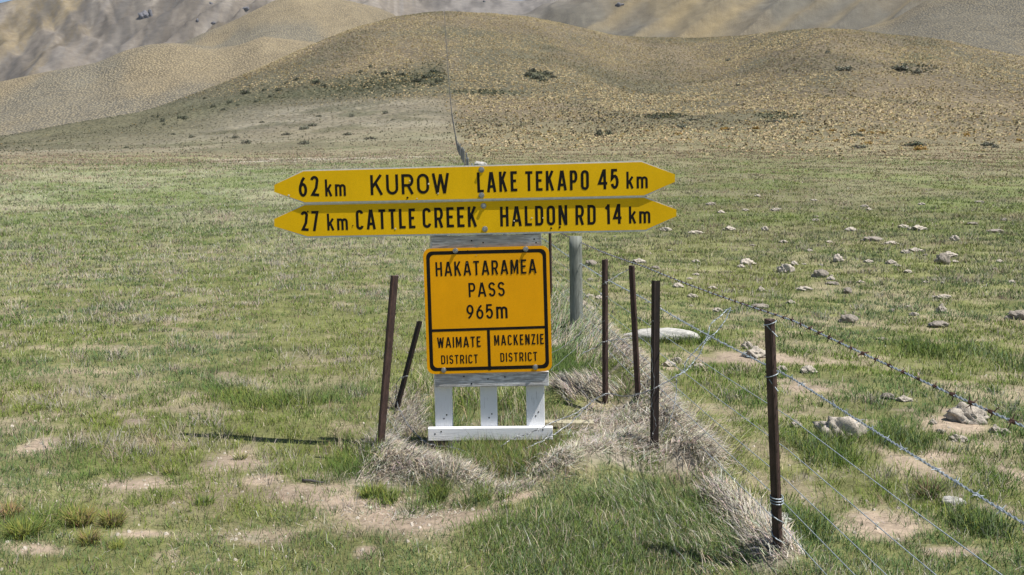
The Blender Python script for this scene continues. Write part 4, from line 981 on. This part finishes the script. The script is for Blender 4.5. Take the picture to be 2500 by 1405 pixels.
pts = [(2316, 625, 30, 10), (2000, 674, 28, 17), (1917, 662, 32, 18), (2045, 636, 26, 15), (2125, 587, 36, 10), (2077, 563, 28, 8), (1823, 644, 40, 12), (2176, 595, 32, 6), (2331, 586, 18, 12), (2234, 613, 28, 7), (2300, 727, 40, 8), (2068, 714, 22, 13), (1964, 707, 32, 8), (2032, 694, 30, 7), (1857, 710, 14, 10), (1852, 750, 46, 9), (1974, 907, 38, 14), (1910, 904, 22, 12), (1632, 892, 28, 12), (1652, 884, 20, 13), (1708, 896, 24, 10), (2298, 760, 18, 16), (2176, 760, 12, 8), (1623, 563, 24, 8), (1697, 570, 34, 7), (1780, 561, 24, 8), (1868, 562, 14, 10), (1735, 500, 20, 6), (1892, 514, 20, 6), (2428, 566, 36, 8), (2372, 548, 26, 6), (2206, 977, 30, 10), (2167, 971, 32, 13), (2277, 1033, 18, 10), (2429, 1053, 22, 15), (2452, 1056, 22, 11), (2339, 1074, 34, 13), (2295, 1056, 18, 9), (2405, 1273, 18, 9), (1943, 1041, 22, 15), (2100, 690, 14, 5), (2240, 560, 34, 9), (2205, 555, 22, 7), (1440, 647, 22, 13), (1420, 780, 14, 8), (2230, 770, 18, 8), (1760, 520, 18, 6), (1560, 640, 26, 8), (1600, 655, 20, 6), (1990, 540, 18, 6), (2110, 505, 16, 5), (2250, 500, 14, 5), (2390, 495, 22, 5), (1850, 480, 14, 5), (1700, 640, 16, 6), (1655, 700, 26, 9), (1740, 705, 18, 7), (1690, 725, 20, 8), (2440, 640, 18, 6), (2470, 690, 18, 6), (2150, 830, 20, 7), (1930, 740, 16, 7), (2120, 640, 18, 6), (2190, 650, 14, 5)]
for k in range(46):
    u = random.uniform(1430, 2490); v = random.uniform(470, 760)
    w = random.uniform(8, 20) * (v / 650); pts.append((u, v, w, w * random.uniform(.25, .45)))
for k, (u, v, w, h) in enumerate(pts):
    dark = random.random() < .18
    rock('stone' if dark else 'clod', random.choice(STONES if dark else CLODS), u, v + h * .2, w, h * 1.1, 'small grey stone lying in the short grass of the right paddock' if dark else CL, 'stone' if dark else 'clod', GR, rz=random.uniform(-.5, .5))
# dark crags and screes high on the range
CRAGS = [rock_mesh('crag', 60 + s, .9, 1.0, 3, M_CRAG) for s in range(3)]
for k, (u, v, w, h, lab) in enumerate([(352, 42, 26, 26, 'largest dark crag, jagged, high on the scree slope left of the spur'), (368, 38, 12, 30, 'narrow dark crag at the right shoulder of the largest crag'), (482, 52, 10, 10, 'lone dark rock on the scree right of the largest crag'), (522, 58, 12, 8, 'low dark rock beside the pale scree strip'), (600, 22, 20, 10, 'flat dark crag near the crest of the left hills'), (515, 10, 12, 8, 'dark rock near the skyline above the lone rock'), (1512, 14, 18, 12, 'dark crag on the range right of the spur summit'), (1182, 5, 8, 6, 'tiny dark rock beside the gap of sky')]):
    p = P(u, v, 700, 6000)
    if p is None: continue
    o = bpy.data.objects.new('crag', CRAGS[k % 3]); COL.objects.link(o); sc_ = p[1] / F
    o.scale = (w * .40 * sc_, w * .4 * sc_, h * .42 * sc_); o.location = (p[0], p[1], p[2] + h * .05 * sc_); o.rotation_euler = (0, 0, k * 1.3); tag(o, lab, 'crag', 'dark crags on the range')

# ------------------------------------------------------------------ tussocks and shrubs of the hillsides
TAN = np.array([.43, .36, .215]); TAN2 = np.array([.34, .285, .17]); OLIVE = np.array([.21, .20, .135]); GOLD = np.array([.40, .30, .12])
def tuft_tris(px, py, pz, size, cols, k, spread=.75, up=.75):
    n = len(px); m = n * k; r = lambda a: np.repeat(a, k)
    a = RNG.uniform(0, math.tau, m); e = RNG.uniform(.15, 1.35, m); L_ = r(size) * RNG.uniform(.7, 1.15, m)
    d = np.stack([np.cos(a) * np.cos(e) * spread, np.sin(a) * np.cos(e) * spread, np.sin(e) * up], 1)
    o = np.stack([r(px), r(py), r(pz) - r(size) * .06], 1); tip = o + d * L_[:, None]
    w = np.stack([-np.sin(a), np.cos(a), 0 * a], 1) * (L_ * .34)[:, None]; mid = o + d * (L_ * .55)[:, None] + np.array([0, 0, 1]) * (L_ * .07)[:, None]
    V = np.stack([o, mid - w, tip, mid + w], 1).reshape(-1, 3); b = np.arange(m) * 4
    Q = np.stack([b, b + 1, b + 2, b + 3], 1)
    return V, Q, np.repeat(jitter(np.repeat(cols, k, 0), .12), 4, 0)
def hill_points(n, y0, y1, half=.72):
    y = np.sqrt(RNG.uniform(y0 * y0, y1 * y1, n)); x = RNG.uniform(-half, half, n) * y; return x, y
x, y = hill_points(250000, 65, 600); z = H(x, y); q = (z - EYE) / y
s = np.clip(x / y, SA[0], SA[-1]); i = np.clip(((s - SA[0]) / (SA[1] - SA[0])).astype(int), 0, NS - 1)
rt = sst(-3, 3, x - FX(y)); onhill = sst(70, 215, y + 50 * (fbm(x / 25, y / 25, 95, 3) - .5))
leftk = sst(.095, .125, q + .03 * (fbm(x / 40, y / 40, 96, 3) - .5))
clump = sst(.30, .55, fbm(x / 11, y / 14, 97, 3))
dens = onhill * (rt + (1 - rt) * (.42 + .58 * leftk)) * (.35 + .65 * clump) * (y < d1[i] * 1.05) * (np.abs(x - FX(y)) > .5)
keep = RNG.random(len(x)) < dens
x, y, z, rt = x[keep], y[keep], z[keep], rt[keep]
cl = fbm(x / 30, y / 40, 98, 3); cols = mixc(mixc(np.tile(TAN, (len(x), 1)), TAN2, sst(.45, .6, cl)), OLIVE, sst(.56, .7, cl + RNG.normal(0, .06, len(x))) * .8)
qk = (z - EYE) / y; sbk = x / y
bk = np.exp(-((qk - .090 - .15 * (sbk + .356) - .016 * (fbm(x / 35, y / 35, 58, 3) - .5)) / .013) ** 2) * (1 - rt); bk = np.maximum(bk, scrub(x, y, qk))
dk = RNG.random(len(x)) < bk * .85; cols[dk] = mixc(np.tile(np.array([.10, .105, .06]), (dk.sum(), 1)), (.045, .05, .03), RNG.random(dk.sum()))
gold = RNG.random(len(x)) < .06; cols[gold] = GOLD * .65
lk = (1 - rt) * (1 - leftk[keep]); gre = (RNG.random(len(x)) < lk) & ~dk; cols[gre] = mixc(np.tile(np.array([.30, .275, .195]), (gre.sum(), 1)), (.13, .132, .085), RNG.random(gre.sum()))
V, Q, C_ = tuft_tris(x, y, z, RNG.uniform(.28, .76, len(x)) * (.6 + .45 * sst(100, 200, y)) * (1 - .45 * lk), cols, 8)
tag(link('tussock_grass', np_mesh('tussock_grass', V, Q, None, C_), M_TUSSOCK), 'tan snow tussocks covering the hillsides beyond the paddock', 'tussock', kind='stuff')
# the nearest tussocks, one by one
def leafy(name, seed, n, kind):
    global RNG
    old = RNG; RNG = np.random.default_rng(seed)
    if kind == 'tussock':
        V, Q, C_ = tuft_tris(np.zeros(n), np.zeros(n), np.zeros(n), np.full(n, 1.0), np.tile(TAN if seed % 3 else TAN2, (n, 1)), 1, .8, .8); me = np_mesh(name, V, Q, None, C_)
        me.materials.append(M_TUSSOCK)
    else:
        a = RNG.uniform(0, math.tau, n); e = np.arcsin(RNG.uniform(0, 1, n)); r = RNG.uniform(.55, 1, n) * (1 + .35 * np.sin(a * 3 + seed))
        c = np.stack([np.cos(a) * np.cos(e) * r, np.sin(a) * np.cos(e) * r, np.sin(e) * r * .75], 1)
        u_ = RNG.normal(0, 1, (n, 3)); u_ /= np.linalg.norm(u_, axis=1)[:, None]; w_ = np.cross(u_, RNG.normal(0, 1, (n, 3))); w_ /= np.linalg.norm(w_, axis=1)[:, None]
        V = np.stack([c - u_ * .16, c + w_ * .08, c + u_ * .16, c - w_ * .08], 1).reshape(-1, 3); b = np.arange(n) * 4
        base = {'dark': (.085, .09, .055), 'grey': (.15, .15, .105), 'orange': (.30, .19, .04)}[kind]
        me = np_mesh(name, V, np.stack([b, b + 1, b + 2, b + 3], 1), None, np.repeat(jitter(np.tile(np.array(base), (n, 1)), .25), 4, 0)); me.materials.append(M_SHRUB)
    RNG = old; return me
TUS = [leafy('tussock', k, 46, 'tussock') for k in range(1, 6)]
for k in range(230):
    y_ = math.sqrt(random.uniform(82 ** 2, 172 ** 2)); x_ = random.uniform(float(FX(y_)) + 2, .62 * y_)
    if random.random() > .25 + .75 * min(1, max(0, (y_ - 80) / 60)): continue
    o = bpy.data.objects.new('tussock', TUS[k % 5]); COL.objects.link(o); sc_ = random.uniform(.28, .62)
    o.location = (x_, y_, G(x_, y_)); o.scale = (sc_, sc_, sc_ * random.uniform(.7, 1)); o.rotation_euler = (0, 0, random.uniform(0, 6.3))
    tag(o, 'tan tussock standing apart at the foot of the hill right of the fence', 'tussock', 'separate tussocks at the foot of the right hill')
SH = {k: [leafy('shrub', 100 + q + 7 * j, 420, k) for q in range(2)] for j, k in enumerate(('dark', 'grey', 'orange'))}
def shrub(u, v, w, h, kind, lab, grp):
    p = P(u, v, 25, 900)
    if p is None: return
    sc_ = p[1] / F; o = bpy.data.objects.new('shrub', random.choice(SH[kind])); COL.objects.link(o)
    o.scale = (w * .5 * sc_, w * .45 * sc_, h * 1.2 * sc_); o.location = (p[0], p[1], p[2] - h * .1 * sc_); o.rotation_euler = (0, 0, random.uniform(0, 6)); tag(o, lab, 'shrub', grp)
DG = 'dark shrubs on the slope left of the fence'; DL = 'dark shrub on the grey-green slope left of the fence line'
for (u, v, w, h) in [(372, 286, 7, 6), (386, 286, 7, 7), (398, 298, 13, 11), (401, 306, 8, 7), (438, 290, 14, 9), (452, 291, 16, 9), (560, 252, 14, 7), (600, 230, 22, 11), (625, 250, 10, 6), (645, 222, 14, 7), (680, 222, 18, 8), (772, 204, 20, 11), (790, 212, 14, 6), (725, 196, 16, 7), (500, 242, 12, 6), (520, 262, 14, 7), (545, 270, 12, 6), (580, 258, 10, 5), (660, 238, 14, 6), (880, 178, 14, 7), (905, 165, 12, 6), (700, 205, 12, 7), (745, 215, 10, 5)]:
    shrub(u, v, w, h, 'dark', DL, DG)
GG = 'low grey shrubs on the flat left of the fence'
for (u, v, w, h) in [(742, 316, 26, 9), (765, 308, 22, 8), (858, 286, 14, 11), (942, 278, 13, 10), (960, 294, 14, 4), (850, 330, 30, 6), (424, 330, 12, 6), (468, 336, 18, 7), (575, 338, 22, 6), (310, 362, 14, 5), (905, 340, 30, 6), (780, 285, 16, 5), (640, 300, 14, 5), (700, 330, 24, 6)]:
    shrub(u, v, w, h, 'grey', 'low grey-green shrub on the pale flat left of the fence', GG)
shrub(602, 351, 27, 10, 'grey', 'isolated round grey shrub, leftmost of the two nearest on the left flat', GG)
shrub(744, 352, 32, 9, 'grey', 'double-humped low shrub, nearest one left of the fence', GG)
GO = 'orange-brown shrubs at the foot of the right hill'
for (u, v, w, h) in [(1770, 318, 24, 9), (1845, 316, 18, 8), (2030, 324, 20, 10), (2103, 322, 22, 7), (2125, 327, 18, 7), (2150, 328, 20, 7), (2120, 353, 22, 9), (2360, 334, 18, 13), (2332, 329, 14, 7), (2488, 346, 14, 9), (1960, 302, 14, 6), (2040, 345, 18, 6), (1580, 322, 12, 6), (1655, 330, 30, 6)]:
    shrub(u, v, w, h, 'orange', 'orange-brown low shrub at the foot of the right hill', GO)
shrub(2245, 367, 32, 11, 'orange', 'orange-brown shrub in front of a green bush, nearest on the right', GO)
GD = 'grey shrubs right of the fence'
for (u, v, w, h) in [(2090, 334, 40, 10), (2095, 362, 44, 9), (2410, 357, 34, 12), (2430, 362, 18, 8), (1662, 312, 30, 9), (1690, 296, 40, 8), (1600, 290, 30, 7), (1890, 300, 40, 8), (1800, 210, 14, 6), (2060, 172, 40, 10), (2200, 170, 50, 12), (2240, 178, 30, 8), (1780, 150, 20, 7), (2020, 130, 14, 7)]:
    shrub(u, v, w, h, 'grey', 'grey-green shrub among the tussocks right of the fence', GD)
shrub(2235, 358, 50, 12, 'dark', 'dark green bush behind the nearest orange-brown shrub', GD)
shrub(1462, 333, 22, 16, 'dark', 'dark shrub pair right of the fence, left one', GD); shrub(1487, 333, 16, 18, 'dark', 'dark shrub pair right of the fence, right one', GD)
for (u, v, w, h) in [(1290, 186, 26, 9), (1310, 192, 30, 10), (1335, 182, 26, 9), (1300, 175, 22, 8), (1325, 198, 22, 8), (1350, 190, 16, 7), (1060, 178, 26, 9), (1040, 190, 30, 8), (1020, 200, 30, 9), (1070, 200, 22, 9), (980, 186, 26, 8), (940, 182, 22, 7), (1055, 210, 20, 7)]:
    shrub(u, v, w, h, 'dark', 'dark shrub in the hollow below the spur summit' if u > 1200 else 'dark shrub in the dark olive band left of the fence on the spur', 'dark shrubs on the spur')  # the band is a dark olive tone in the ground and tussock colours
# ------------------------------------------------------------------ single grass tufts and sticks in the foreground
def tuft(u, v, wpx, hpx, n, cols, lab, az=None, lean=.55):
    p = P(u, v); B = Blades(); w = wpx / F * p[1] * .5; h = hpx / F * p[1]
    r = np.sqrt(RNG.random(n)) * .45; a = RNG.uniform(0, math.tau, n)
    pos = np.stack([r * np.cos(a) * w, r * np.sin(a) * w * .8, 0 * r - .01], 1)
    ci = RNG.integers(0, len(cols), n)
    B.add(pos, a + RNG.normal(0, .5, n), h * RNG.uniform(.7, 1.5, n), np.full(n, .0034) * RNG.uniform(.7, 1.3, n), np.abs(RNG.normal(lean, .25, n)) * (.5 + r), np.abs(RNG.normal(.4, .3, n)), jitter(np.array(cols)[ci], .18))
    o = link('grass_tuft', B.mesh('grass_tuft'), M_BLADE); o.location = p; tag(o, lab, 'grass tuft', 'separate grass tufts on the near turf')
RUS = np.array([.30, .20, .10]); YG2 = np.array([.22, .22, .05])
tuft(195, 1282, 95, 48, 420, [YG2, YGREEN, RUS, YG2], 'broad yellow-green tuft with reddish tips, left half of the pair')
tuft(275, 1284, 80, 44, 360, [YG2, YGREEN, RUS, YG2], 'yellow-green tuft with reddish tips, right half of the pair')
tuft(220, 1328, 70, 40, 240, [YG2, RUS, YGREEN], 'sparse reddish yellow tuft in front of the pair of tufts')
tuft(285, 1338, 60, 22, 160, [YG2, YGREEN * 1.3, YGREEN], 'small bright tuft right of the sparse reddish tuft')
tuft(60, 1312, 120, 48, 560, [YGREEN * 1.2, YG2, GREEN], 'large bright tuft at the left edge of the turf')
tuft(25, 1262, 70, 44, 200, [YG2, RUS, RUS], 'reddish seeding tuft behind the large bright tuft')
tuft(586, 1122, 56, 22, 150, [YG2 * 1.1, YGREEN * 1.3, STRAW], 'pale star-shaped tuft beside the thin shadow on the turf')
tuft(418, 1158, 52, 24, 160, [YG2, YGREEN, STRAW], 'pale tuft among bare soil, below the end of the shadow')
tuft(470, 1098, 40, 18, 110, [GREEN, YGREEN], 'green tuft at the tip of the shadow')
tuft(500, 1232, 80, 24, 240, [GREEN, YGREEN, DKGREEN], 'low green tuft on the bare soil halfway to the hay bank')
tuft(910, 1212, 110, 36, 380, [YGREEN * 1.2, YG2, GREEN], 'spreading yellow-green tuft below the hay bank at the left post')
tuft(1070, 1222, 62, 32, 220, [YGREEN, GREEN, YG2], 'bright green tuft on bare soil in front of the hay')
tuft(1180, 1222, 60, 24, 150, [YGREEN, YG2, GREEN], 'thin green tuft right of the bright green one on the bare soil')
tuft(1235, 1240, 44, 16, 100, [YGREEN, YG2], 'smallest green tuft on the bare soil, near the long grass')
tuft(2265, 1215, 70, 55, 220, [GREEN, DKGREEN, BROWN], 'dark rushy tuft below the second barbed wire')
def stick(u0, v0, u1, v1, r, lab, m):
    a, b = P(u0, v0), P(u1, v1); a = Vector(a); b = Vector(b); mb = MB()
    pts_ = [a * (1 - f) + b * f - a + Vector((0, 0, r * 1.5 + random.uniform(-.003, .003))) for f in np.linspace(0, 1, 6)]
    mb.tube(pts_, [r * k for k in (1, 1.05, .95, .9, .8, .6)], 6); o = mb.build('stick', m, None, True); o.location = a; tag(o, lab, 'stick')
stick(738, 1178, 790, 1184, .009, 'short dark stick on the bare soil below the hay bank', M_DARKW)
# ------------------------------------------------------------------ the air: a faint blueness over the far range
mb = MB(); mb.box(-6200, 6200, -6200, 6200, -12, 1100)
am = bpy.data.materials.new('air'); am.use_nodes = True; N = am.node_tree.nodes; N.remove(N['Principled BSDF'])
av = N.new('ShaderNodeVolumePrincipled'); av.inputs['Color'].default_value = (.78, .87, 1, 1); av.inputs['Density'].default_value = 2.6e-5
am.node_tree.links.new(av.outputs[0], N['Material Output'].inputs['Volume'])
tag(mb.build('haze', am), kind='stuff')
